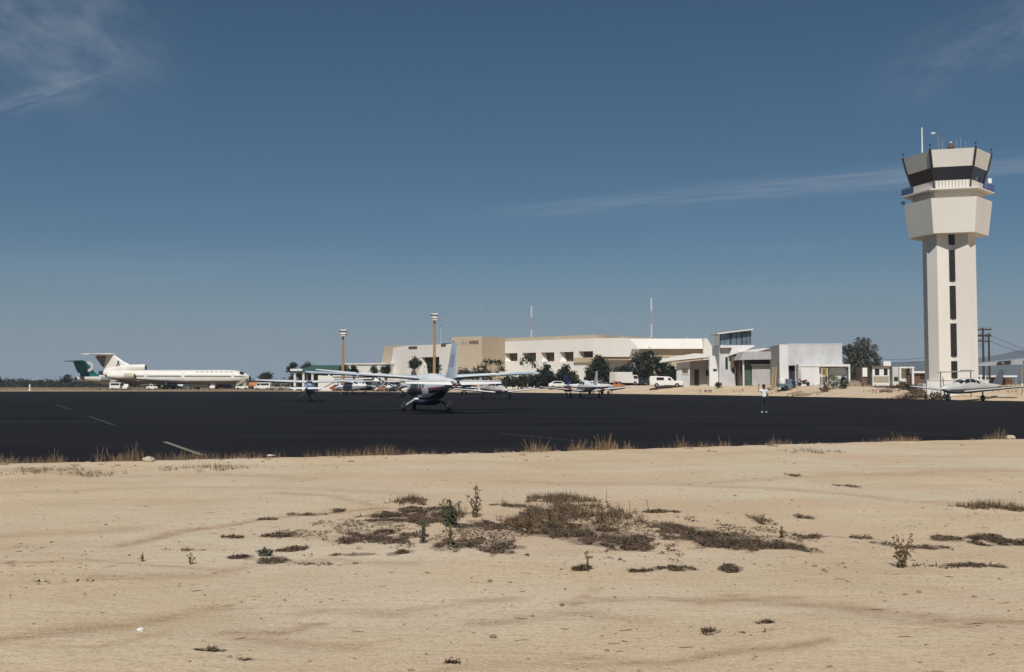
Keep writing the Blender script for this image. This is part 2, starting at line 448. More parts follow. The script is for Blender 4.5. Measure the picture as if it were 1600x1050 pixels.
# wheel ruts and washed-out reddish streaks: (photo polyline, half width in metres, strength)
RUTS = [(((0, 884), (153, 883), (283, 885), (360, 893)), .05, .8), (((183, 857), (233, 847), (267, 837), (333, 825), (409, 812), (475, 803), (531, 798), (597, 794)), .10, .9),
        (((430, 768), (519, 775), (585, 790)), .12, .6), (((0, 1005), (83, 993), (183, 977), (267, 960), (333, 948)), .13, .75), (((60, 1012), (160, 1006), (260, 985)), .08, .5),
        (((340, 994), (440, 989), (475, 981), (500, 975)), .06, .9), (((456, 956), (519, 950), (612, 955), (740, 940), (800, 938)), .10, .6), (((370, 1000), (480, 1002), (560, 1008)), .12, .6),
        (((875, 940), (950, 937), (1031, 934), (1094, 940), (1250, 934)), .07, .9), (((750, 968), (812, 962), (920, 958), (1010, 970)), .10, .6), (((890, 1025), (1031, 1031), (1140, 1015), (1212, 1012), (1304, 1004)), .06, .9),
        (((1090, 938), (1150, 934), (1244, 946), (1339, 953), (1449, 964), (1600, 973)), .13, .8), (((1300, 950), (1400, 972), (1500, 978)), .07, .7), (((1080, 1018), (1207, 1012)), .05, .8),
        (((1000, 755), (1244, 767), (1339, 775), (1402, 783), (1496, 787), (1600, 798)), .2, .5), (((800, 752), (1100, 757), (1300, 742), (1600, 735)), .3, .4), (((0, 838), (100, 834), (180, 832)), .3, .5),
        (((160, 903), (250, 900), (330, 897), (420, 880), (520, 872), (640, 880)), .12, .55), (((0, 915), (120, 912), (220, 905)), .06, .5), (((930, 920), (905, 935), (890, 950)), .03, .9), (((620, 772), (480, 762), (300, 760), (0, 770)), .2, .35), (((700, 1045), (860, 1035), (960, 1045)), .05, .5), (((0, 735), (200, 745), (450, 742)), .3, .4)]
RUTW = []
for pts, hw, k in RUTS:
    P = [gnd(*p).to_2d() for p in pts]
    RUTW += [(P[i], P[i + 1], hw, k) for i in range(len(P) - 1)]
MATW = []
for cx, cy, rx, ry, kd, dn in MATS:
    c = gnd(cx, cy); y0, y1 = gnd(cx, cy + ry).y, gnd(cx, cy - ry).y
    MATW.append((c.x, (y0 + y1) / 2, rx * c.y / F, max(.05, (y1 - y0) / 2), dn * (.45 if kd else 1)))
def rut(x, y):
    best = 0.0
    wx = x + .10 * noise.noise(Vector((x * 1.5, y * 1.5, 2))); wy = y + .16 * noise.noise(Vector((x * 1.2, y * 1.2, 6)))
    for a, b, hw, k in RUTW:
        dx, dy = b.x - a.x, b.y - a.y
        t = ((wx - a.x) * dx + (wy - a.y) * dy) / (dx * dx + dy * dy)
        t = 0 if t < 0 else 1 if t > 1 else t
        ex, ey = wx - a.x - t * dx, wy - a.y - t * dy
        q = (ex * ex + ey * ey) / (hw * hw * 1.3)
        if q < 5: best = max(best, k * math.exp(-q))
    return best
def warp(x, y, ex, ey):
    n1 = noise.noise(Vector((x * 4.2 / max(.5, ex * 2), y * 2.6, 3.3))) + .6 * noise.noise(Vector((x * 9, y * 5, 1.3)))
    n2 = noise.noise(Vector((x * 3.6, y * 2.2, 13.3))) + .6 * noise.noise(Vector((x * 8, y * 4.5, 11.3)))
    return x + n1 * ex * .75, y + n2 * ey * .85
def litter_shade(x, y):
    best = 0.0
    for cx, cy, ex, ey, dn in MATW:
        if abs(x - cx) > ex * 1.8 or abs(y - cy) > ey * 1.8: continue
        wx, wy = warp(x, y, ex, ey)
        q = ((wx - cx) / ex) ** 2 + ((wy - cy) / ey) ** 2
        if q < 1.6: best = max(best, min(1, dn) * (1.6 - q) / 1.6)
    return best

def lines(dense0, dense1, step, lim0, lim1, grow=1.18):
    a = []; v = dense0
    while v < dense1: a.append(v); v += step
    s = step
    while v < lim1: a.append(v); s *= grow; v += s
    a.append(lim1)
    b = []; v = dense0; s = step
    while True:
        s *= grow; v -= s
        if v < lim0: break
        b.append(v)
    b.append(lim0)
    return b[::-1] + a
xs = lines(-11, 11, 0.11, -9000, 9000, 1.16)
ys = lines(5.2, 17, 0.10, -60, 9000, 1.03)
vs = [(x, y, gz(x, y)) for y in ys for x in xs]
nx = len(xs)
g = MB()
g.v = vs
g.f = [(j * nx + i, j * nx + i + 1, (j + 1) * nx + i + 1, (j + 1) * nx + i) for j in range(len(ys) - 1) for i in range(nx - 1)]

def sand_material():
    m = bpy.data.materials.new('sand')
    N, L = nodes_of(m)
    b = N['Principled BSDF']
    b.inputs['Roughness'].default_value = 0.95
    b.inputs['Specular IOR Level'].default_value = 0.15
    tc = N.new('ShaderNodeTexCoord')
    def noise_(scale, stretch=(1, 1, 1), rot=0.0, detail=5, rough=0.6):
        mp = N.new('ShaderNodeMapping'); mp.inputs['Scale'].default_value = stretch
        mp.inputs['Rotation'].default_value = (0, 0, rot)
        L.new(tc.outputs['Object'], mp.inputs['Vector'])
        n = N.new('ShaderNodeTexNoise'); n.inputs['Scale'].default_value = scale
        n.inputs['Detail'].default_value = detail; n.inputs['Roughness'].default_value = rough
        L.new(mp.outputs[0], n.inputs['Vector'])
        return n.outputs['Fac']
    def ramp(f, a, b_):
        r = N.new('ShaderNodeMapRange'); r.inputs['From Min'].default_value = a; r.inputs['From Max'].default_value = b_
        L.new(f, r.inputs['Value']); return r.outputs[0]
    def mix(f, c1, c2):
        n = N.new('ShaderNodeMix'); n.data_type = 'RGBA'
        if isinstance(f, float): n.inputs[0].default_value = f
        else: L.new(f, n.inputs[0])
        for i, c in ((6, c1), (7, c2)):
            if isinstance(c, tuple): n.inputs[i].default_value = (*c, 1)
            else: L.new(c, n.inputs[i])
        return n.outputs[2]
    def mul(a, k):
        n = N.new('ShaderNodeMath'); n.operation = 'MULTIPLY'; L.new(a, n.inputs[0])
        if isinstance(k, float): n.inputs[1].default_value = k
        else: L.new(k, n.inputs[1])
        return n.outputs[0]
    base = mix(ramp(noise_(0.5), 0.35, 0.68), (0.53, 0.40, 0.245), (0.605, 0.475, 0.315))
    # reddish damp streaks and wheel tracks, roughly along the runway edge
    st = ramp(noise_(0.55, (0.5, 1.3, 1), R(-14), 7, 0.62), 0.50, 0.74)
    base = mix(mul(st, 0.42), base, (0.345, 0.225, 0.125))
    st2 = ramp(noise_(0.8, (0.3, 1.5, 1), R(10), 7, 0.65), 0.54, 0.74)
    base = mix(mul(st2, 0.4), base, (0.365, 0.25, 0.15))
    pale = ramp(noise_(0.42, (0.3, 1.1, 1), R(-6), 4), 0.55, 0.72)
    base = mix(mul(pale, 0.55), base, (0.62, 0.53, 0.40))
    # large pale and warm areas, ruts, plant litter with weed shadow painted in
    base = mix(mul(ramp(noise_(0.22, (.6, 1, 1), R(25), 5), 0.44, 0.60), 0.75), base, (0.545, 0.385, 0.255))
    base = mix(mul(ramp(noise_(0.31, (.5, 1, 1), R(-30), 5), 0.48, 0.62), 0.7), base, (0.60, 0.51, 0.37))
    def attr(nm):
        n = N.new('ShaderNodeAttribute'); n.attribute_name = nm; return n.outputs['Fac']
    def add(a, b_, k=1.0):
        n = N.new('ShaderNodeMath'); n.operation = 'MULTIPLY_ADD'; L.new(b_, n.inputs[0]); n.inputs[1].default_value = k; L.new(a, n.inputs[2]); return n.outputs[0]
    rt = mul(attr('rut'), ramp(noise_(3.4, (0.7, 1.5, 1), R(8), 8, .78), 0.30, 0.56))
    base = mix(mul(rt, 1.0), base, (0.30, 0.175, 0.095))
    lt = ramp(add(attr('litter_shade'), noise_(5.5, (0.8, 1.3, 1), 0, 9, .8), 1.9), 1.22, 1.46)
    base = mix(mul(lt, 0.8), base, (0.150, 0.099, 0.063))  # dark litter plus the shadow among the weeds, put into the colour
    # fine grain, gravel specks
    base = mix(mul(ramp(noise_(14, (0.8, 1.2, 1), detail=6, rough=.75), 0.52, 0.70), 0.38), base, (0.33, 0.22, 0.135))
    base = mix(mul(ramp(noise_(24, detail=5, rough=.75), 0.50, 0.66), 0.62), base, (0.30, 0.205, 0.125))
    base = mix(mul(ramp(noise_(44, detail=4, rough=.75), 0.53, 0.66), 0.6), base, (0.72, 0.62, 0.47))
    sp = ramp(noise_(9, (0.7, 1.2, 1), detail=8, rough=0.75), 0.665, 0.72)
    base = mix(mul(sp, 0.75), base, (0.14, 0.085, 0.055))
    # dry scrub land far beyond the apron
    sx = N.new('ShaderNodeSeparateXYZ'); L.new(tc.outputs['Object'], sx.inputs[0])
    far = ramp(sx.outputs['Y'], 170.0, 215.0)
    leftness = ramp(sx.outputs['X'], 0.0, -55.0)
    farm = mul(far, leftness)
    dry = mix(ramp(noise_(0.06, (0.5, 1.5, 1)), 0.4, 0.6), (0.19, 0.135, 0.075), (0.32, 0.235, 0.14))
    base = mix(mul(farm, 0.9), base, dry)
    vfar = ramp(sx.outputs['Y'], 330.0, 420.0)
    base = mix(mul(vfar, 0.9), base, (0.075, 0.07, 0.05))
    L.new(base, b.inputs['Base Color'])
    # bump
    ad = N.new('ShaderNodeMath'); ad.operation = 'ADD'
    L.new(mul(noise_(26, detail=6, rough=.7), 1.0), ad.inputs[0]); L.new(mul(noise_(5, (0.6, 1.4, 1), detail=6), 2.0), ad.inputs[1])
    bp = N.new('ShaderNodeBump'); bp.inputs['Strength'].default_value = 0.5; bp.inputs['Distance'].default_value = 0.025
    L.new(ad.outputs[0], bp.inputs['Height']); L.new(bp.outputs[0], b.inputs['Normal'])
    return m
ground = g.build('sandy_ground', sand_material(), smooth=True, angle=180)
tag(ground, kind='structure')
for nm, fn in (('rut', rut), ('litter_shade', litter_shade)):
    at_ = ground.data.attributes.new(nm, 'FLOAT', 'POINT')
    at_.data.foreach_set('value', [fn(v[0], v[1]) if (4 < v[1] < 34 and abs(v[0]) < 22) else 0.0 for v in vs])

def tarmac_material():
    m = bpy.data.materials.new('fresh_tarmac')
    N, L = nodes_of(m)
    b = N['Principled BSDF']
    b.inputs['Roughness'].default_value = 0.8
    b.inputs['Specular IOR Level'].default_value = 0.12
    tc = N.new('ShaderNodeTexCoord')
    def nz(scale, st, rot=0, d=5):
        mp = N.new('ShaderNodeMapping'); mp.inputs['Scale'].default_value = st; mp.inputs['Rotation'].default_value = (0, 0, rot)
        L.new(tc.outputs['Object'], mp.inputs['Vector'])
        n = N.new('ShaderNodeTexNoise'); n.inputs['Scale'].default_value = scale; n.inputs['Detail'].default_value = d
        L.new(mp.outputs[0], n.inputs['Vector']); return n
    a = nz(0.16, (0.35, 1.7, 1), R(-20), 9)
    r = N.new('ShaderNodeValToRGB')
    r.color_ramp.elements[0].position = .35; r.color_ramp.elements[0].color = (0.0068, 0.0061, 0.0072, 1)
    r.color_ramp.elements[1].position = .68; r.color_ramp.elements[1].color = (0.0165, 0.0146, 0.0150, 1)
    L.new(a.outputs['Fac'], r.inputs['Fac'])
    c = nz(45, (1, 1, 1), 0, 3)
    r2 = N.new('ShaderNodeMapRange'); r2.inputs['From Min'].default_value = .58; r2.inputs['From Max'].default_value = .8
    L.new(c.outputs['Fac'], r2.inputs['Value'])
    mx = N.new('ShaderNodeMix'); mx.data_type = 'RGBA'
    L.new(r2.outputs[0], mx.inputs[0]); L.new(r.outputs['Color'], mx.inputs[6]); mx.inputs[7].default_value = (0.03, 0.028, 0.03, 1)
    L.new(mx.outputs[2], b.inputs['Base Color'])
    bp = N.new('ShaderNodeBump'); bp.inputs['Strength'].default_value = .4; bp.inputs['Distance'].default_value = .01
    L.new(c.outputs['Fac'], bp.inputs['Height']); L.new(bp.outputs[0], b.inputs['Normal'])
    return m
t = MB()
pl = []
for a, b in SEGS:                                   # a slightly ragged edge
    n = max(1, int((b - a).length / 0.6)) if (a.y < 45 and abs(a.x) < 40) else max(1, int((b - a).length / 6))
    for i in range(n):
        q = a.lerp(b, i / n)
        k = 0.24 if n > 4 else 0
        pl.append((q.x + k * noise.noise(Vector((q.x, q.y, 2))), q.y + k * noise.noise(Vector((q.x * 1.3, q.y, 4))), 0.004))
t.add(pl, [tuple(range(len(pl)))])
tag(t.build('tarmac_apron', tarmac_material()), kind='structure')

def paint(name, m, pts, width, z=0.008):
    b = MB()
    for (x0, y0), (x1, y1) in pts:
        a, c = gnd(x0, y0, z), gnd(x1, y1, z)
        d = (c - a).normalized(); n = Vector((-d.y, d.x, 0)) * width / 2
        b.quad(a + n, a - n, c - n, c + n)
    return tag(b.build(name, m), kind='structure')
paint('painted_line', M['line_paint'], [((257, 690), (316, 711))], 0.16)
paint('painted_line', M['line_faint'], [((138, 650), (178, 664)), ((88, 633), (112, 640))], 0.16)
paint('painted_line', M['line_faint'], [((780, 677), (940, 693)), ((1275, 667), (1490, 681))], 0.12)

# ------------------------------------------------------------------ hills far off on the right
def hills():
    b = MB()
    prof = [(1250, 592), (1330, 585), (1360, 576), (1390, 567), (1420, 564), (1450, 564), (1480, 563), (1510, 561), (1530, 560), (1550, 556), (1575, 550), (1600, 544), (1640, 538), (1700, 541), (1780, 556), (1900, 572), (2050, 588)]
    rows = []
    n = 150
    for k, (dy, f) in enumerate(((0, 0.0), (300, .3), (650, .62), (1000, .86), (1300, 1.0), (1800, .8), (2500, .3), (3200, 0.0))):
        row = []
        for i in range(n):
            px = 1250 + 800 * i / (n - 1)
            for j in range(len(prof) - 1):
                if prof[j][0] <= px <= prof[j + 1][0]:
                    u = (px - prof[j][0]) / (prof[j + 1][0] - prof[j][0]); py = prof[j][1] + u * (prof[j + 1][1] - prof[j][1]); break
            p = at(px, py, 4300)
            q = Vector((p.x * (3000 + dy) / 4300, 3000 + dy, 0))
            h = p.z * f
            if 0 < f: h *= 1 + 0.16 * (1 - f * .55) * noise.noise(Vector((q.x * .004, q.y * .003, 1))) + .05 * noise.noise(Vector((q.x * .015, q.y * .012, 6)))
            row.append((q.x, q.y, h - (3 if f == 0 else 0)))
        rows.append(row)
    for r_ in rows: b.v += r_
    for j in range(len(rows) - 1):
        for i in range(n - 1):
            b.f.append((j * n + i, j * n + i + 1, (j + 1) * n + i + 1, (j + 1) * n + i))
    m = mat('hill_scrub', (0.060, 0.066, 0.055), 0.95, scale=0.012, col2=(0.038, 0.043, 0.040), detail=8)
    tag(b.build('hills', m, smooth=True, angle=180), kind='structure')
hills()

# ------------------------------------------------------------------ the air over the plain
def haze():
    b = MB(); b.box(-9300, 9300, -200, 9300, -1.5, 175)
    o = b.build('haze', bpy.data.materials.new('haze_air'))
    m = o.data.materials[0]; m.use_nodes = True
    N, L = m.node_tree.nodes, m.node_tree.links
    N.clear()
    out = N.new('ShaderNodeOutputMaterial'); v = N.new('ShaderNodeVolumePrincipled')
    v.inputs['Color'].default_value = (0.72, 0.82, 0.96, 1)
    v.inputs['Density'].default_value = 1.3e-4
    L.new(v.outputs[0], out.inputs['Volume'])
    tag(o, kind='stuff')
haze()
# ------------------------------------------------------------------ control tower
def chsq(w, c, z, front_in=0.0):
    """chamfered square, anticlockwise from the front left corner; front faces -y; optional fold in the front face"""
    h = w / 2
    p = [(-h + c, -h, z)]
    if front_in: p.append((0, -h + front_in, z))
    p += [(h - c, -h, z), (h, -h + c, z), (h, h - c, z), (h - c, h, z), (-h + c, h, z), (-h, h - c, z), (-h, -h + c, z)]
    return p

def tower():
    Y = 120.0
    base = at(1486.5, 600, Y)
    bx, by = base.x, base.y
    zg = gz(bx, by)
    ang = math.atan2(bx, by)                      # front faces the camera
    t = thing('control_tower', 'tall cream airport control tower with dark glazed cab and slit windows', 'control tower', (bx, by, zg), -ang * .62)
    def Z(py, front=4.0): return at(1485, py, Y - front * math.cos(ang)).z - zg
    S = math.cos(ang) * Y / F                     # metres per photo pixel at the tower
    sw = 77 * S; sc_ = 15 * S * .95
    fold = 0.62
    zs0, zs1 = -0.5, Z(352, 3.0)
    b = MB(); b.loft([chsq(sw, sc_, zs0, fold), chsq(sw, sc_, zs1, fold)]); b.build('shaft', M['tower'], t)
    yf = -sw / 2 + fold                           # bottom of the fold, where the slits sit
    hw = (sw / 2 - sc_)
    def face_y(x): return -sw / 2 + fold * (1 - abs(x) / hw)
    for p0, p1 in ((366, 381), (391, 438), (447, 497), (506, 556), (565, 590)):
        z0, z1 = Z(p1, 2.7), Z(p0, 2.7)
        g_ = 0.27
        f = MB()
        yo = face_y(g_ + .10) - .03
        for x0, x1 in ((-g_ - .07, -g_), (g_, g_ + .07)): f.box(x0, x1, yo, yf + .02, z0, z1)
        f.box(-g_ - .07, g_ + .07, yo, yf + .02, z1, z1 + .07); f.box(-g_ - .07, g_ + .07, yo, yf + .02, z0 - .07, z0)
        fo = f.build('window', M['dark_frame'], t)
        q = MB(); q.box(-g_, g_, yo + .05, yo + .08, z0, z1)
        q.build('pane', M['slit_glass'], fo)
    # head: the flared white hexagonal box below the cab
    def hexa(w, z, dy=0.0):
        r = w * S / 2; q = r * .866
        return [(-r / 2, -q, z), (r / 2, -q, z), (r, 0, z), (r / 2, q, z), (-r / 2, q, z), (-r, 0, z)]
    zb, zt = Z(363.5, 4.0), Z(308.5, 4.3)
    b = MB(); b.loft([hexa(127, zb), hexa(141, zt)]); b.build('head', M['tower'], t)
    b = MB(); zn = Z(296, 3.9)
    b.loft([hexa(112, zt - .1), hexa(112, zn)]); b.build('neck', M['tower'], t)
    zsl = Z(293.5, 4.5)
    b = MB(); b.loft([hexa(146, zsl - .17), hexa(148, zsl - .15), hexa(148, zsl)]); b.build('gallery_slab', M['tower_panel'], t)
    # cab
    z_a, z_b, z_c, z_d = zsl, Z(281.5, 3.6), Z(260.5, 3.9), Z(233, 4.3)
    b = MB(); b.loft([hexa(111, z_a - .05), hexa(114.5, z_b)]); low = b.build('cab_wall', M['tower_panel'], t)
    for k in range(11):
        b = MB(); x = (-26 + 52 * k / 10) * S
        for w_, zz in ((111, z_a + .02), (114.5, z_b - .02)): pass
        ya, yb = -111 * S / 2 * .866, -114.5 * S / 2 * .866
        b.add([(x - .045, ya - .06, z_a), (x + .045, ya - .06, z_a), (x + .045, yb - .06, z_b), (x - .045, yb - .06, z_b), (x - .045, ya + .03, z_a), (x + .045, ya + .03, z_a), (x + .045, yb + .03, z_b), (x - .045, yb + .03, z_b)],
              [(0, 1, 2, 3), (0, 3, 7, 4), (1, 5, 6, 2), (3, 2, 6, 7)])
        b.build('batten', M['grey_wall'], low)
    b = MB(); b.loft([hexa(114, z_b), hexa(126.5, z_c)]); gl = b.build('cab_glazing', M['cab_glass'], t)
    b = MB(); b.loft([hexa(127.5, z_c), hexa(141, z_d)]); b.build('cab_fascia', M['tower_panel'], t)
    b = MB(); b.loft([hexa(136, z_d - .2), hexa(136, z_d + .02)]); b.build('roof', M['grey_wall'], t)
    A, B_, C_, D_ = hexa(114.5, z_b), hexa(127.5, z_c), hexa(141, z_d), hexa(111, z_a)
    def outp(p, k=.03):
        v = Vector(p); q = Vector((v.x, v.y, 0)).normalized() * k; return v + q
    for i in range(6):
        b = MB(); b.tube([outp(B_[i]), outp(C_[i]) + Vector((0, 0, .1))], .15, 6); b.build('corner_post', M['dark_frame'], t)
        b = MB(); b.tube([outp(D_[i]), outp(A[i]), outp(B_[i])], .10, 6); b.build('glazing_post', M['dark_frame'], t)
    # gallery rails with blue mesh panels at the two sides
    rr = [Vector(p) for p in hexa(147, zsl)]
    for a, c in ((rr[5], rr[5].lerp(rr[0], .42)), (rr[5], rr[4]), (rr[2], rr[2].lerp(rr[1], .45)), (rr[2], rr[3])):
        rail = MB()
        for k in range(5):
            p = a.lerp(c, k / 4); rail.tube([p, p + Vector((0, 0, .85))], .03, 5)
        for h in (.25, .45, .65, .85): rail.tube([a + Vector((0, 0, h)), c + Vector((0, 0, h))], .028, 5)
        ro = rail.build('gallery_rail', M['blue_rail'], t)
        e = (c - a).normalized() * .06; nn = Vector((c.y - a.y, a.x - c.x, 0)).normalized() * -.02
        q = MB(); r0 = [a + e + Vector((0, 0, .1)), c - e + Vector((0, 0, .1)), c - e + Vector((0, 0, .78)), a + e + Vector((0, 0, .78))]
        q.loft([r0, [p_ + nn for p_ in r0]]); q.build('mesh_panel', M['blue_rail'], ro)
    # roof gear
    zr = z_d
    def X(px): return (px - 1479) * S
    b = MB(); b.tube([(X(1437), -1.5, zr - .3), (X(1437), -1.5, zr + 3.4)], [.10, .075], 8); b.build('whip_antenna', M['lamp_white'], t)
    b = MB(); b.tube([(X(1461), -2.6, zr - .1), (X(1461), -2.6, zr + 1.3), (X(1459), -2.7, zr + 2.0), (X(1455), -2.9, zr + 2.35), (X(1452), -3.0, zr + 2.3)], .04, 6)
    lp = b.build('lamp_arm', M['steel'], t)
    b = MB(); b.ball((X(1451.5), -3.05, zr + 2.24), .3, .2, .13, 10, 6); b.build('lamp_head', M['lamp_white'], lp)
    b = MB(); b.lathe_z([(0, .3), (.4, .3), (.45, .42), (.72, .4), (.8, .26), (1.0, .22), (1.08, .08)], (X(1480), -2.6, zr), 14); bc = b.build('beacon', M['rust'], t)
    b = MB(); b.lathe_z([(1.02, .13), (1.14, .14), (1.24, .04)], (X(1480), -2.6, zr), 10); b.build('beacon_lamp', M['lamp_white'], bc)
    for px, h in ((1468, 1.7), (1490, 1.5), (1496, 1.7), (1504, 1.2)):
        b = MB(); b.tube([(X(px), -2.2, zr - .1), (X(px), -2.2, zr + h)], .028, 5); b.build('rod_antenna', M['steel'], t)
    for i in (0, 1, 2, 5):
        p = Vector(C_[i])
        b = MB(); b.tube([p + Vector((0, 0, .05)), p + Vector((0, 0, .5))], .03, 5); b.ball((p.x, p.y, p.z + .58), .13, .13, .1, 8, 5); b.build('corner_lamp', M['dark_frame'], t)
    q = rr[2].lerp(rr[1], .12)
    b = MB(); b.tube([(q.x - .25, q.y, zsl), (q.x - .25, q.y, zsl + 1.2)], .045, 6); b.box(q.x - .45, q.x - .05, q.y - .15, q.y + .2, zsl + 1.0, zsl + 1.6)
    b.build('floodlight', M['lamp_white'], t)
    q = Vector(hexa(141, zt)[5])
    b = MB(); b.tube([q, q + Vector((-.1, -.1, .3))], .05, 6); b.box(q.x - .32, q.x + .1, q.y - .3, q.y + .1, zt + .15, zt + .45); b.build('floodlight', M['dark_frame'], t)
    # white plinth at the foot and a doorstep
    b = MB(); b.loft([chsq(sw + 1.6, 1.2, -.5), chsq(sw + 1.6, 1.2, .95), chsq(sw + 1.3, 1.2, 1.0)]); b.build('plinth', M['tower_panel'], t)
    return t, S
TOWER, TS = tower()

def low_wall():
    a, c = at(1395, 603, 117), at(1545, 603, 116)
    z = gz(a.x, a.y)
    t = thing('boundary_wall', 'low white boundary wall in front of the control tower foot', 'wall', ((a.x + c.x) / 2, (a.y + c.y) / 2, gz((a.x + c.x) / 2, (a.y + c.y) / 2)))
    o = Vector(t.location)
    b = MB(); x0, x1 = at(1445, 600, 117).x - o.x, at(1541, 600, 117).x - o.x
    b.box(x0, x1, -.1, .1, -.6, at(1490, 594.5, 117).z - o.z)
    b.build('wall', M['whitewash2'], t)
    b = MB(); zt = at(1490, 594.5, 117).z - o.z; b.box(x0 - .05, x1 + .05, -.16, .16, zt, zt + .09); b.build('coping', M['roof_white'], t)
low_wall()

# ------------------------------------------------------------------ facades
class Fac:
    """a facade between two photo columns at two depths: px/py -> (s, z) on its plane; builds in the frame (s, depth, z)"""
    def __init__(s, pxa, Ya, pxb, Yb, origin):
        s.o = Vector(origin)
        a, b = at(pxa, 598, Ya), at(pxb, 598, Yb)
        s.a = Vector((a.x, a.y, 0)); d = Vector((b.x - a.x, b.y - a.y, 0)); s.len = d.length
        s.u = d.normalized(); s.n = Vector((-s.u.y, s.u.x, 0))
        M_ = Matrix(((s.u.x, s.n.x, 0, s.a.x - s.o.x), (s.u.y, s.n.y, 0, s.a.y - s.o.y), (0, 0, 1, -s.o.z), (0, 0, 0, 1)))
        s.M = M_
    def sz(s, px, py):
        d = ray(px, py); c = Vector((0, 0, CAMH))
        t = s.n.dot(s.a - c) / s.n.dot(d)
        p = c + d * t
        return (p - s.a).dot(s.u), p.z
    def hole(s, x0, x1, y0, y1):
        a, b = s.sz(x0, y1), s.sz(x1, y0)
        return (a[0], b[0], a[1], b[1])
    def poly(s, pts): return [s.sz(*p) for p in pts]

def bldg(name, label, cat, px, Y, z=None, group=None):
    p = at(px, 600, Y)
    return thing(name, label, cat, (p.x, p.y, gz(p.x, p.y) if z is None else z), 0, group)

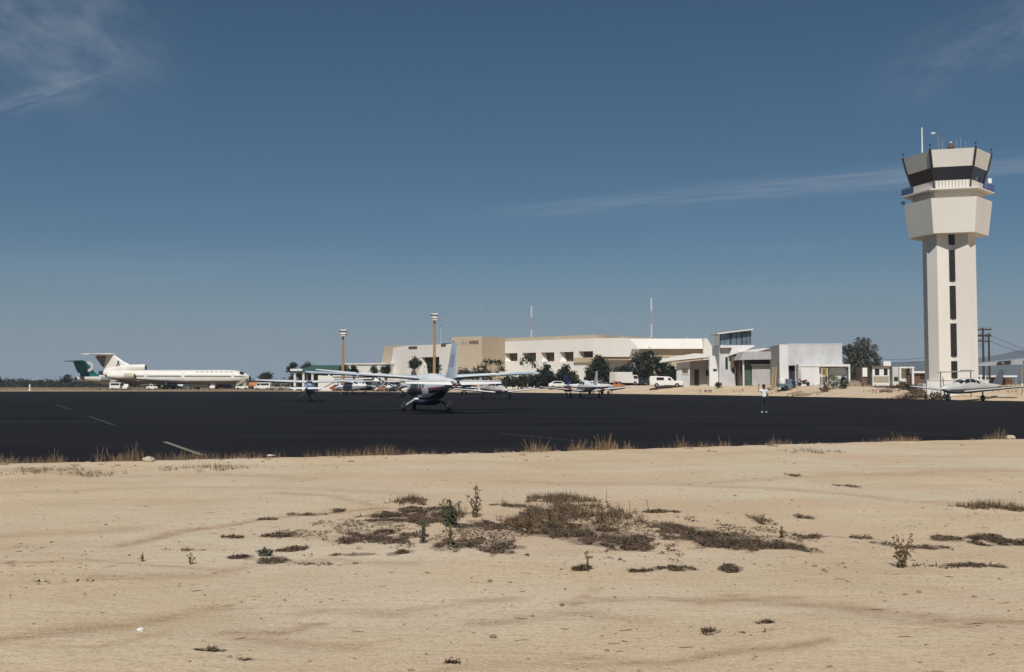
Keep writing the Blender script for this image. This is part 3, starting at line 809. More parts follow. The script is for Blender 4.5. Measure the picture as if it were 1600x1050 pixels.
def terminal():
    t = bldg('terminal_building', 'long cream and tan airport terminal with recessed windows and slanted ends', 'terminal', 800, 240, 0)
    O = t.location
    zg = -0.4
    # left block: tan slanted body with a white front panel
    f = Fac(592, 268, 706, 243, O)
    b = MB(); b.prism([f.sz(588, 600)[:1] + (zg,)] + f.poly([(601, 540), (640, 540), (706, 537)]) + [(f.sz(706, 600)[0], zg)], 0.02, 12)
    b.xf(f.M).build('left_block', M['tan'], t)
    b = MB()
    h = f.hole(664, 692.5, 557.5, 590)
    s0, s1 = f.sz(624, 600)[0], f.sz(706, 600)[0]
    zt = f.sz(640, 542.5)[1]
    b.wall(s0, s1, zg, zt, -1.2, [h], 1.2)
    b.prism([(f.sz(609, 600)[0], zg), (s0, zg), (s0, zt)] + f.poly([(621, 544)]), -1.2, 0)
    b.prism([(s0, zt), (s1, zt)] + f.poly([(706, 538), (644, 540)]), -1.2, 0)
    b.xf(f.M).build('white_panel', M['cream'], t)
    b = MB(); b.box(h[0] + .01, h[1] - .01, -.1, -.05, h[2], h[3] - .01); w_ = b.xf(f.M).build('window', M['dark_room'], t)
    b = MB(); b.prism([(h[0], h[2]), (h[0] + 1.6, h[2]), (h[0] + .9, h[3] - 2), (h[0], h[3])], -.95, -.11); b.xf(f.M).build('splay', M['cream'], w_)
    b = MB()
    for k in range(1, 4):
        x = h[0] + (h[1] - h[0]) * k / 4; b.box(x - .05, x + .05, -.2, -.11, h[2], h[3])
    b.xf(f.M).build('mullion', M['dark_frame'], w_)
    for x0, x1, y0, y1 in ((645, 658, 541, 545), (696, 703, 536.5, 541)):
        hh = f.hole(x0, x1, y0, y1)
        b = MB(); b.box(hh[0], hh[1], -1.35, .6, hh[2], hh[3]); b.box(hh[0] + .1, hh[1] - .1, -1.42, -1.35, hh[2] + .1, hh[3] - .1)
        b.xf(f.M).build('roof_vent', M['brown_win'], t)
    # centre block
    f = Fac(704, 243, 753, 239, O)
    b = MB(); b.prism([(0, zg)] + [(f.sz(706, 526)[0], f.sz(706, 526.5)[1])] + [(f.len, f.sz(753, 525.5)[1]), (f.len, zg)], 0, 26); b.xf(f.M).build('centre_block', M['tan'], t)
    hh = f.hole(707.5, 710, 533, 551)
    b = MB(); b.box(hh[0], hh[1], -.06, .1, hh[2], hh[3]); b.xf(f.M).build('slot', M['brown_win'], t)
    # worn lettering high on the tan wall (illegible in the photograph: plain worn blocks)
    b = MB(); x = 733.5
    for wd, ht in ((2.4, 5.5), (2.2, 4.5), (2.6, 5.8), (2.2, 5.0), (2.4, 5.6)):
        q = f.hole(x, x + wd, 537.5 - ht, 537.5)
        b.box(q[0], q[1], -.05, .05, q[2], q[3])
        x += wd + .55
    b.xf(f.M).build('lettering', M['brown_win'], t)
    b = MB(); x = 720.5
    for wd in (2.2, 2.0, 2.4, 2.0):
        q = f.hole(x, x + wd, 533, 538); b.box(q[0], q[1], -.03, .05, q[2], q[3]); x += wd + .6
    b.xf(f.M).build('lettering', mat('faded_lettering', (0.37, 0.30, 0.21), .85, scale=2), t)
    f = Fac(753, 239, 789, 246, O)
    b = MB(); b.prism([(0.02, zg), (0.02, f.sz(753.5, 525.7)[1]), (f.len, f.sz(788, 527.2)[1]), (f.len, zg)], 0.01, 2.0); b.xf(f.M).build('centre_block', M['tan'], t)
    # right white block with five deep openings
    f = Fac(783, 247, 928, 228, O)
    b = MB()
    H = [f.hole(788, 808.5, 551.5, 564.5), f.hole(816, 837.5, 550.8, 564.8), f.hole(845, 866, 550.2, 565), f.hole(874.5, 896, 549.5, 565), f.hole(904, 926.5, 548.5, 566)]
    z0h = min(h[2] for h in H); z1h = max(h[3] for h in H)
    zt = f.sz(928, 528.6)[1]
    b.wall(0, f.len, zg, zt, 0, H, 1.5)
    b.xf(f.M).build('white_block', M['cream'], t)
    b = MB(); b.box(0.05, f.len, 1.5, 24, zg, zt - .05); b.xf(f.M).build('white_block_core', M['cream'], t)
    b = MB(); b.box(.3, f.len, 1.0, 23, zt, zt + 0.9); b.xf(f.M).build('parapet', M['tan'], t)
    for i, h in enumerate(H):
        b = MB(); b.box(h[0] + .02, h[1] - .02, 1.38, 1.44, h[2], h[3]); w_ = b.xf(f.M).build('window', M['brown_win'], t)
        b = MB()
        b.add([(h[0] + .01, .06, h[2] + .01), (h[0] + 1.05, 1.36, h[2] + .01), (h[0] + .35, 1.36, h[3] - .01), (h[0] + .01, 1.36, h[3] - .01), (h[0] + .01, .06, h[3] - .01), (h[0] + .01, 1.36, h[2] + .01)],
              [(0, 1, 2, 4), (2, 3, 4), (0, 5, 1), (1, 5, 3, 2), (0, 4, 3, 5)])
        b.xf(f.M).build('splay', M['cream'], w_)
        b = MB()
        for k in (1, 2):
            x = h[0] + (h[1] - h[0]) * k / 3; b.box(x - .06, x + .06, 1.3, 1.38, h[2], h[3])
        b.box(h[0], h[1], 1.3, 1.375, h[2], h[2] + .12)
        b.xf(f.M).build('mullion', M['dark_frame'], w_)
    q = f.hole(898, 928, 558.5, 566.5)
    b = MB(); b.box(q[0], q[1] + 1.0, -.5, -.02, q[2], q[3]); b.xf(f.M).build('balcony_front', M['tan'], t)
    # overhanging panel and long slanted fascia on the right
    f = Fac(927, 228, 988, 223, O)
    b = MB(); b.prism(f.poly([(927.2, 557.5), (984, 557.5), (988, 545), (972, 528), (927.2, 528.6)]), -.15, 4); b.xf(f.M).build('overhang', M['cream'], t)
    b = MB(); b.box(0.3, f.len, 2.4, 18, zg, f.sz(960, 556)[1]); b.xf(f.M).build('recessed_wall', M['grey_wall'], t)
    b = MB(); b.prism(f.poly([(940, 558.2), (986, 558.2), (986, 562.5), (940, 562.5)]), .3, 2.39); b.xf(f.M).build('soffit_shade', M['tan'], t)  # tan strip painting in the shade below the overhang
    f = Fac(968, 231, 1120, 231, O)
    b = MB(); pr = f.poly([(975, 545), (1103, 545), (1103, 528.8), (975, 528)])
    zlo, zhi = pr[0][1], pr[2][1]
    a0, a1 = pr[0][0], pr[1][0]
    b.add([(a0, -.4, zlo), (a1, -.4, zlo), (a1, .9, zhi), (a0, .9, zhi), (a0, 20, zlo), (a1, 20, zlo), (a1, 20, zhi), (a0, 20, zhi)],
          [(0, 1, 2, 3), (4, 7, 6, 5), (0, 4, 5, 1), (3, 2, 6, 7), (0, 3, 7, 4), (1, 5, 6, 2)])
    b.xf(f.M).build('roof_fascia', M['cream'], t)
    b = MB(); b.box(a0 + .2, a1, .9, 19, zg, zlo - .01); b.xf(f.M).build('lower_wall', M['tan'], t)
    b = MB(); b.prism(f.poly([(1098, 600), (1098, 529), (1104, 529), (1117.5, 552), (1117.5, 600)]), -.8, 20); b.xf(f.M).build('end_wall', M['cream'], t)
    for px in (1015, 1072):
        ff = Fac(600, 236, 1200, 236, O); q = ff.sz(px, 528)
        b = MB(); b.box(q[0] - .25, q[0] + .25, -.2, .3, q[1] - .6, q[1] + .35); b.xf(ff.M).build('roof_lamp', M['steel'], t)
terminal()

def link_block():
    t = bldg('link_building', 'low flat-roofed white block between the green roof and the terminal', 'building', 572, 262, 0)
    f = Fac(536, 266, 606, 258, t.location)
    b = MB(); zt = f.sz(570, 569.5)[1]
    H = [f.hole(548, 560, 577, 583), f.hole(583, 590, 577, 583)]
    b.wall(0, f.len, -.4, zt, 0, H, .4); b.box(0, f.len, .4, 14, -.4, zt); b.xf(f.M).build('wall', M['cream'], t)
    b = MB(); b.box(-.3, f.len + .2, -.3, 14.2, zt, zt + .35); b.xf(f.M).build('roof_slab', M['roof_white'], t)
    for h in H:
        b = MB(); b.box(h[0] + .02, h[1] - .02, .3, .36, h[2], h[3]); b.xf(f.M).build('window', M['dark_pane'], t)
link_block()

def green_roofed():
    t = bldg('green_roofed_pavilion', 'pavilion with a green sheet roof on white columns, left of the terminal', 'pavilion', 497, 240, 0)
    f = Fac(450, 240, 545, 240, t.location)
    e0, e1 = f.sz(457, 581), f.sz(540, 582)
    r0, r1 = f.sz(484, 570), f.sz(534, 570)
    b = MB()
    ze, zr = e0[1], r0[1]
    b.add([(e0[0], -1, ze), (e1[0], -1, ze), (e1[0], 11, ze), (e0[0], 11, ze), (r0[0], 5, zr), (r1[0] + .5, 5, zr),
           (e0[0], -1, ze - .3), (e1[0], -1, ze - .3), (e1[0], 11, ze - .3), (e0[0], 11, ze - .3)],
          [(0, 1, 5, 4), (2, 3, 4, 5), (3, 0, 4), (1, 2, 5), (6, 7, 1, 0), (7, 8, 2, 1), (8, 9, 3, 2), (9, 6, 0, 3), (6, 9, 8, 7)])
    b.xf(f.M).build('roof', M['green_roof'], t)
    q = f.hole(457, 474, 576.5, 579.8)
    b = MB(); b.box(q[0] - .3, q[1], -1.25, -1.02, q[2], q[3]); b.xf(f.M).build('fascia_board', M['roof_white'], t)
    for px in (461.5, 475, 489, 515):
        x = f.sz(px, 590)[0]
        b = MB(); b.lathe_z([(-.3, .42), (.3, .42), (.34, .33), (ze - .6, .30), (ze - .55, .42), (ze - .28, .42)], (x, -.5, 0), 12); b.xf(f.M).build('column', M['whitewash2'], t)
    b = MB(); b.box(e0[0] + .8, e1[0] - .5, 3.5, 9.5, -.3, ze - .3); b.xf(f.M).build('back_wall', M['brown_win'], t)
    f = Fac(494, 236, 582, 236, t.location)
    q = f.hole(497, 522, 587, 604); zt = q[3]
    b = MB(); b.prism([(q[0], -.3), (q[1], -.3)] + f.poly([(522, 594), (519, 587.5), (497, 586.5)]), 0, 4); b.xf(f.M).build('stair_block', M['cream'], t)
    b = MB()
    b.xf(f.M)
    w_ = MB()
    for y0, y1 in ((586.2, 588.4), (590.2, 592.2), (597.5, 601.5)):
        h = f.hole(519, 581, y0, y1); w_.box(h[0], h[1], 0.3, 3.5, h[2], h[3])
    w_.xf(f.M).build('concrete_band', M['roof_white'], t)
    h = f.hole(521, 580, 587, 604)
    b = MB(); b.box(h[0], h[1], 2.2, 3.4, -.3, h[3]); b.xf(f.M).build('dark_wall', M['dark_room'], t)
green_roofed()

# ------------------------------------------------------------------ small buildings to the right of the terminal
def porch_house():
    t = bldg('porch_house', 'small white house with a tilted porch slab and a tapered white wall, beside the pickup', 'house', 1088, 172)
    O = t.location
    f = Fac(1030, 172, 1130, 170, O); zg = O.z - .5
    b = MB(); b.prism([(f.sz(1057, 600)[0], zg)] + f.poly([(1057, 567), (1078, 564.5)]) + [(f.sz(1078, 600)[0], zg)], 0, 5); b.xf(f.M).build('front_wall', M['whitewash'], t)
    q = f.hole(1066, 1075, 576.5, 583.5)
    b = MB(); b.box(q[0], q[1], -.08, .05, q[2], q[3]); w_ = b.xf(f.M).build('window', M['brown_win'], t)
    b = MB(); b.box(q[0] - .12, q[1] + .12, -.14, .04, q[2] - .14, q[2] - .01); b.xf(f.M).build('sill', M['whitewash2'], w_)
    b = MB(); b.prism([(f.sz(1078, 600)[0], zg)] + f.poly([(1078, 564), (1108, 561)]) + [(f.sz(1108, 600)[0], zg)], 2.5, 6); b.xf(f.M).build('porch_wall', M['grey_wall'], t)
    h = f.hole(1085, 1092, 577, 600)
    b = MB(); b.box(h[0], h[1], 2.38, 2.55, zg, h[3]); b.xf(f.M).build('door', M['dark_frame'], t)
    h = f.hole(1103, 1108, 578, 587); b = MB(); b.box(h[0], h[1], 2.36, 2.55, h[2], h[3]); b.xf(f.M).build('window', M['dark_pane'], t)
    # porch roof slab, tilted up to the right, with a lip
    b = MB(); b.prism(f.poly([(1030, 566.5), (1074, 561.5), (1108, 558.5), (1108, 553.5), (1085, 552.5), (1060, 556.5), (1036, 560.5)]), -1.6, 6.5); b.xf(f.M).build('porch_slab', M['roof_white'], t)
    # tapered wall
    b = MB(); b.prism([(f.sz(1108, 600)[0], zg)] + f.poly([(1108.5, 556), (1117, 556), (1122, 582), (1122.5, 598)]) + [(f.sz(1122.5, 600)[0], zg)], -1.2, 4); b.xf(f.M).build('tapered_wall', M['whitewash2'], t)
    h = f.hole(1114, 1120, 576.5, 580); b = MB(); b.box(h[0], h[1], -1.26, -1.1, h[2], h[3]); b.xf(f.M).build('vent', M['dark_frame'], t)
porch_house()

def old_tower():
    t = bldg('old_control_tower', 'small old control tower with a slanted-roof glass cab on a grey white body', 'control tower', 1150, 168)
    O = t.location; zg = O.z - .5
    f = Fac(1115, 168, 1225, 168, O)
    b = MB(); b.prism([(f.sz(1124, 600)[0], zg)] + f.poly([(1124, 543), (1150, 541), (1150, 600)])[:2] + [(f.sz(1150, 600)[0], zg)], 0, 6); b.xf(f.M).build('body', M['whitewash'], t)
    b = MB(); b.prism([(f.sz(1149, 600)[0], zg)] + f.poly([(1150, 556), (1160, 552), (1160, 600)])[:2] + [(f.sz(1160, 600)[0], zg)], .6, 6); b.xf(f.M).build('body', M['grey_wall'], t)
    for x0, x1, y0, y1 in ((1133.5, 1137, 558, 577), (1144, 1147, 576, 583)):
        h = f.hole(x0, x1, y0, y1); b = MB(); b.box(h[0], h[1], -.06, .1, h[2], h[3]); b.xf(f.M).build('window', M['dark_pane'], t)
    # sloping white hood and brown boxed bay under it
    b = MB(); b.prism(f.poly([(1138, 556), (1160, 549), (1178, 541), (1176, 539.5), (1124, 540.5), (1124, 543.5), (1142, 543.5)]), -.9, 6.2); b.xf(f.M).build('hood', M['roof_white'], t)
    b = MB(); b.prism(f.poly([(1141, 573), (1142, 557), (1154, 556), (1154, 575)]), -.7, .59); b.xf(f.M).build('bay', M['brown_win'], t)
    # cab: sill, glass, posts, slanted roof
    b = MB(); c = f.poly([(1125, 540.5), (1173, 540.5), (1173, 539), (1125, 539)]); b.prism(c, .2, 5.4); b.xf(f.M).build('cab_sill', M['grey_wall'], t)
    b = MB(); b.prism(f.poly([(1126, 539), (1171, 539), (1173, 517), (1125, 522)]), .35, 5.2); b.xf(f.M).build('cab_glass', M['pane'], t)
    for p0, p1, yt in ((1125.2, 1126.5, 522), (1141, 1143.5, 520), (1151, 1152, 519.5), (1159, 1161, 518.5), (1166, 1167, 518), (1172, 1173.5, 517)):
        q = f.poly([(p0, 539), (p1, 539), (p1, yt), (p0, yt)]); b = MB(); b.prism(q, .22, .36); b.xf(f.M).build('cab_post', M['dark_frame'], t)
    b = MB(); b.prism(f.poly([(1120, 522.5), (1176, 515.6), (1175.5, 513.8), (1120, 520.5)]), -.6, 6); b.xf(f.M).build('cab_roof', M['roof_white'], t)
    b = MB(); q = f.poly([(1173.5, 516), (1176.5, 530)]); b.tube([(q[0][0] + .05, .25, q[0][1]), (q[0][0] + .05, .25, f.sz(1175, 539)[1])], .06, 6); b.xf(f.M).build('downpipe', M['steel'], t)
old_tower()

def canopy_house():
    t = bldg('canopy_house', 'low house with grey canopy and green door, left of the white hangar', 'house', 1190, 164)
    O = t.location; zg = O.z - .5
    f = Fac(1150, 164, 1222, 164, O)
    b = MB(); b.prism(f.poly([(1153, 562.5), (1218, 561.5), (1218, 549.5), (1160, 549.5)]), -1.0, 7); b.xf(f.M).build('canopy', M['grey_wall'], t)
    b = MB(); b.prism(f.poly([(1162, 549.3), (1218, 549.3), (1218, 545), (1196, 543.5), (1172, 546.5)]), 1, 7); b.xf(f.M).build('roof', M['roof_white'], t)
    b = MB(); b.prism(f.poly([(1186, 549), (1218, 548), (1218, 545.3), (1200, 545.3)]), .75, .98); b.xf(f.M).build('roof_gap', M['brown_win'], t)
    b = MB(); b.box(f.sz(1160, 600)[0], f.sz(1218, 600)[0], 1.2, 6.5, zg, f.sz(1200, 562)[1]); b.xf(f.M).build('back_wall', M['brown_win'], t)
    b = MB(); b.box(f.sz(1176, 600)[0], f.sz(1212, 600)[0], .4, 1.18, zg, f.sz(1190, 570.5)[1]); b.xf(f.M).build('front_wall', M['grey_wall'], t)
    b = MB(); b.box(f.sz(1174.5, 600)[0], f.sz(1212, 600)[0], .25, 1.19, f.sz(1190, 570.5)[1], f.sz(1190, 569)[1]); b.xf(f.M).build('ledge', M['roof_white'], t)
    b = MB(); b.box(f.sz(1163, 600)[0], f.sz(1174.4, 600)[0], .5, 1.17, zg, f.sz(1170, 563.5)[1]); d = b.xf(f.M).build('door', M['green_paint'], t)
    b = MB(); x = f.sz(1172, 600)[0]; b.box(x, x + .08, .42, .5, .9 + O.z, 1.1 + O.z); b.xf(f.M).build('handle', M['steel'], d)
    b = MB(); b.box(f.sz(1160.5, 600)[0], f.sz(1162.5, 600)[0], -.3, .2, zg, f.sz(1170, 562.5)[1]); b.xf(f.M).build('post', M['whitewash2'], t)
canopy_house()

def hangar():
    t = bldg('white_hangar', 'boxy weathered white hangar with a dark doorway and a lower open front bay', 'hangar', 1270, 154)
    O = t.location; zg = O.z - .5
    f = Fac(1218, 155, 1326, 154, O)
    h = f.hole(1232.5, 1242.5, 571, 600)
    hh = (h[0], h[1], zg, h[3])
    x0, x1 = f.sz(1218.5, 600)[0], f.sz(1316.5, 600)[0]
    zt = f.sz(1270, 538.5)[1]
    b = MB(); b.wall(x0, x1, zg, zt, 0, [hh], .9); b.box(x0 + .001, x1 - .001, .9, 13, zg, zt - .001); b.xf(f.M).build('wall', M['whitewash'], t)
    b = MB(); b.box(x0 - .02, f.sz(1231.5, 600)[0], -.1, -.003, zg, zt + .03); b.xf(f.M).build('corner_pier', M['whitewash2'], t)
    b = MB(); b.box(f.sz(1231.6, 600)[0], x1 + .02, -.06, .3, zt, zt + .14); b.xf(f.M).build('roof_edge', M['whitewash2'], t)
    b = MB(); b.box(h[0] + .01, h[1] - .01, .8, .88, zg, h[3]); d = b.xf(f.M).build('door', M['dark_room'], t)
    b = MB(); b.box(h[0] + .1, h[0] + .2, .7, .8, zg, h[3] - .2); b.box(h[0] + .95, h[0] + 1.0, .7, .8, zg, h[3]); b.xf(f.M).build('door_leaf_edge', M['car_blue'], d)
    # front bay: lower white canopy frame with openings
    a0, a1 = f.sz(1244, 600)[0], f.sz(1323.5, 600)[0]
    zc = f.sz(1270, 569.5)[1]; zd = f.sz(1270, 573)[1]
    b = MB(); b.box(a0, a1, -2.2, -.11, zd, zc); b.xf(f.M).build('bay_beam', M['whitewash2'], t)
    b = MB(); b.box(f.sz(1321, 600)[0], a1 - .02, -2.2, -1.9, zg, zd - .003); b.xf(f.M).build('bay_post', M['whitewash2'], t)
    b = MB(); b.box(a0 + .02, f.sz(1276, 600)[0], -2.1, -.12, zg, zd - .003); b.xf(f.M).build('bay_wall', M['whitewash2'], t)
    b = MB(); b.box(f.sz(1276.1, 600)[0], f.sz(1287, 600)[0], -1.2, -.14, zg, zd - .003); b.xf(f.M).build('bay_panel', M['whitewash'], t)
    b = MB(); b.box(f.sz(1294, 600)[0], f.sz(1320, 600)[0], -.9, -.7, zg, f.sz(1300, 575)[1]); b.xf(f.M).build('bay_back_sheet', mat('bluish_white_sheet', (.6, .63, .66), .6, scale=1, var=.08), t)
    b = MB(); p = f.sz(1224, 538); b.lathe_z([(p[1], .16), (p[1] + .5, .2), (p[1] + .6, .05)], (p[0], 3, 0), 10); b.xf(f.M).build('roof_vent', M['steel'], t)
    q = f.hole(1243, 1247, 577, 592)
    b = MB(); b.box(q[0], q[1], -2.35, -2.11, q[2], q[3]); b.xf(f.M).build('meter_box', M['grey_wall'], t)
hangar()

def huts():
    Y = 166
    t = bldg('ticket_booth', 'small pale booth with two dark windows and a white box on its roof', 'booth', 1376, Y)
    O = t.location; zg = O.z - .4
    f = Fac(1340, Y, 1440, Y, O)
    H = [f.hole(1367, 1374, 576, 586.5), f.hole(1381, 1387, 576, 586.5)]
    x0, x1 = f.sz(1363.5, 600)[0], f.sz(1390, 600)[0]; zt = f.sz(1376, 573)[1]
    b = MB(); b.wall(x0, x1, zg, zt, 0, H, .3); b.box(x0, x1, .3, 3, zg, zt - .002); b.xf(f.M).build('wall', M['whitewash2'], t)
    for h in H:
        b = MB(); b.box(h[0] + .01, h[1] - .01, .2, .26, h[2], h[3]); b.xf(f.M).build('window', M['dark_pane'], t)
    q = f.hole(1365, 1388.5, 588, 597.5)
    b = MB(); b.box(q[0], q[1], -.05, .02, q[2], q[3]); b.xf(f.M).build('lower_panel', M['car_tan'], t)
    b = MB(); b.box(x0 - .3, x1 + .3, -.4, 3.2, zt, zt + .12); b.xf(f.M).build('roof', M['rust'], t)
    q = f.hole(1381.5, 1393, 566, 571)
    b = MB(); b.box(q[0], q[1], .3, 1.6, zt + .12, q[3] + .1); b.box(q[0] + .1, q[1] - .1, .4, 1.5, q[3] + .1, q[3] + .16); b.xf(f.M).build('roof_box', M['lamp_white'], t)
    t = bldg('open_shed', 'open white-framed shed with a pale back wall, just left of the control tower', 'shed', 1412, Y)
    O = t.location; zg = O.z - .4
    f = Fac(1340, Y, 1440, Y, O); zt = f.sz(1410, 573)[1]
    b = MB(); b.box(f.sz(1396, 600)[0], f.sz(1405, 600)[0], .3, 3, zg, zt); b.xf(f.M).build('side_wall', M['whitewash'], t)
    h = f.hole(1398, 1404, 589, 595); b = MB(); b.box(h[0], h[1], .2, .32, h[2], h[3]); b.xf(f.M).build('opening', M['dark_room'], t)
    for a, c in ((1405.5, 1408.5), (1425.5, 1428.5)):
        b = MB(); b.box(f.sz(a, 600)[0], f.sz(c, 600)[0], 0, .35, zg, zt - .26); b.xf(f.M).build('post', M['whitewash2'], t)
    b = MB(); b.box(f.sz(1405, 600)[0], f.sz(1429, 600)[0], -.05, 3, zt - .25, zt); b.xf(f.M).build('roof', M['whitewash2'], t)
    b = MB(); b.box(f.sz(1408.6, 600)[0], f.sz(1422, 600)[0], 1.5, 3, zg, zt - .3); b.xf(f.M).build('back_wall', M['cream'], t)
    b = MB(); b.box(f.sz(1422.1, 600)[0], f.sz(1425.4, 600)[0], 1.0, 3, zg, zt - .3); b.xf(f.M).build('door', M['brown_win'], t)
    t = bldg('toilet_hut', 'narrow white hut with a dark door, left of the booth with two windows', 'hut', 1353, Y)
    O = t.location; zg = O.z - .4
    f = Fac(1340, Y, 1440, Y, O)
    b = MB(); b.box(f.sz(1348, 600)[0], f.sz(1362, 600)[0], .5, 3, zg, f.sz(1355, 574)[1]); b.xf(f.M).build('wall', M['brown_win'], t)
    q = f.hole(1349, 1356, 574.5, 588.5); b = MB(); b.box(q[0], q[1], .3, .49, q[2], q[3]); b.xf(f.M).build('panel', M['lamp_white'], t)
    q = f.hole(1357, 1362.5, 573.5, 598); b = MB(); b.box(q[0], q[1], .35, .48, zg, q[3]); b.xf(f.M).build('door', M['dark_frame'], t)
    # low white shed behind the tower, left side, and one on its right
    t = bldg('far_shed', 'low white-roofed shed with a dark rusty front, behind the open shed', 'shed', 1438, 186)
    O = t.location; f = Fac(1425, 186, 1455, 186, O); zg = O.z - .4
    q = f.hole(1429, 1452, 580, 604)
    b = MB(); b.box(q[0], q[1], 0, 4, zg, f.sz(1440, 583)[1]); b.xf(f.M).build('wall', M['rust'], t)
    b = MB(); b.box(q[0] - .3, q[1] + .3, -.5, 4.3, f.sz(1440, 583)[1], q[3]); b.xf(f.M).build('roof', M['whitewash2'], t)
    b = MB(); h = f.hole(1438, 1450, 586, 592); b.box(h[0], h[1], -.06, .02, h[2], h[3]); b.xf(f.M).build('opening', M['dark_room'], t)
    t = bldg('carport', 'low flat white-roofed carport to the right of the control tower', 'carport', 1560, 160)
    O = t.location; f = Fac(1520, 160, 1600, 160, O); zg = O.z - .4
    q = f.hole(1541, 1587, 586.6, 589.2)
    b = MB(); b.box(q[0], q[1], -.5, 5, q[2], q[3]); b.xf(f.M).build('roof', M['whitewash2'], t)
    b = MB(); h = f.hole(1556, 1574, 590, 604); b.box(h[0], h[1], 1, 4, zg, q[2] - .01); b.xf(f.M).build('wall', M['dark_frame'], t)
    b = MB(); h = f.hole(1574.3, 1584, 591, 604); b.box(h[0], h[1], .5, 3, zg, h[3]); b.xf(f.M).build('timber_panel', M['ochre'], t)
    for px in (1543, 1586):
        x = f.sz(px, 600)[0]; b = MB(); b.box(x - .08, x + .08, -.3, -.14, zg, q[2] - .005); b.xf(f.M).build('post', M['steel'], t)
    t = bldg('white_kiosk', 'small white kiosk with dark openings, right behind the control tower foot', 'kiosk', 1532, 150)
    O = t.location; f = Fac(1520, 150, 1545, 150, O); zg = O.z - .4
    H = [f.hole(1529, 1531.5, 588.5, 592.5), f.hole(1534, 1536.5, 588.5, 592.5)]
    x0, x1 = f.sz(1524, 600)[0], f.sz(1541, 600)[0]; zt = f.sz(1530, 586)[1]
    b = MB(); b.wall(x0, x1, zg, zt, 0, H, .3); b.box(x0, x1, .3, 3, zg, zt - .002); b.xf(f.M).build('wall', M['whitewash2'], t)
    for h in H: b = MB(); b.box(h[0] + .01, h[1] - .01, .2, .27, h[2], h[3]); b.xf(f.M).build('window', M['dark_pane'], t)
huts()

# ------------------------------------------------------------------ masts, poles, wires
def light_mast(px, ytop, ybase, Y, label):
    p = at(px, 600, Y); z = 0
    t = thing('floodlight_mast', label, 'floodlight mast', (p.x, p.y, z), 0, 'floodlight masts by the apron')
    k = Y / F
    zt = at(px, ytop, Y).z
    H = zt - 12 * k
    b = MB(); b.lathe_z([(-.2, .36), (.1, .36), (H * .5, .29), (H, .22)], n=12); b.build('pole', M['ochre'], t)
    b = MB()
    for zz in (H + 1 * k, H + 6.5 * k):
        b.lathe_z([(zz, .25), (zz + .12, .9), (zz + .2, .9), (zz + .22, .25)], n=12)
    b.tube([(0, 0, H), (0, 0, zt)], .13, 8)
    b.build('lamp_ring', M['rust'], t)
    for ring_, n, zz in ((1, 5, H + 3 * k), (2, 4, H + 8.5 * k)):
        for i in range(n):
            a = 2 * pi * i / n - pi / 2 + .2 * ring_
            c = Vector((math.cos(a), math.sin(a), 0)); d = Vector((-c.y, c.x, 0)); r = .55 if ring_ == 1 else .42
            b = MB()
            rings = []
            for off, s_ in ((0, .27), (.2, .36), (.42, .38)):
                o = c * (r + off - .2)
                rings.append([o + d * s_ * sx + Vector((0, 0, zz + s_ * .95 * sz - off * .35)) for sx, sz in ((-1, -1), (1, -1), (1, 1), (-1, 1))])
            b.loft(rings); b.build('lamp', M['lamp_white'], t)
light_mast(535.5, 513, 583, 215, 'shorter ochre floodlight mast in front of the green-roofed pavilion')
light_mast(678.5, 488, 583, 212, 'taller ochre floodlight mast in front of the terminal window')

def lattice(px, y0, y1, Y, label):
    top = at(px, y0, Y); bot = at(px, y1, Y)
    t = thing('radio_mast', label, 'radio mast', (bot.x, bot.y, 0), 0, 'thin radio masts behind the terminal')
    H = top.z; n = 7
    for i in range(n):
        z0, z1 = H * i / n, H * (i + 1) / n
        w_ = .15
        b = MB(); P = [(-w_, -w_ * .6), (w_, -w_ * .6), (0, w_)]
        m_ = 4
        for k in range(3): b.tube([(P[k][0], P[k][1], z0), (P[k][0], P[k][1], z1)], .045, 5)
        for q in range(m_):
            za, zb = z0 + (z1 - z0) * q / m_, z0 + (z1 - z0) * (q + 1) / m_
            for k in range(3): b.tube([(P[k][0], P[k][1], za), (P[(k + 1) % 3][0], P[(k + 1) % 3][1], zb)], .03, 4)
        b.build('mast_section', M['lamp_white'] if i % 2 == 0 else M['red_white_r'], t)
lattice(830.5, 478, 598, 275, 'red and white radio mast rising behind the five terminal windows')
lattice(1018.5, 466, 598, 270, 'taller red and white radio mast rising behind the long slanted terminal roof')
def thin_mast(px, y0, Y, label, m):
    top = at(px, y0, Y)
    t = thing('whip_mast', label, 'radio mast', (top.x, top.y, 0))
    b = MB(); b.tube([(0, 0, -.2), (0, 0, top.z)], [.09, .05], 6); b.build('pole', m, t)
    b = MB(); b.lathe_z([(top.z - .05, .1), (top.z + .2, .12), (top.z + .4, .03)], n=8); b.build('tip_lamp', M['rust'], t)
thin_mast(762.5, 483, 275, 'very thin grey whip mast above the tan centre block', M['steel'])
thin_mast(689, 510, 262, 'thin pale mast right of the taller floodlight mast', M['whitewash'])

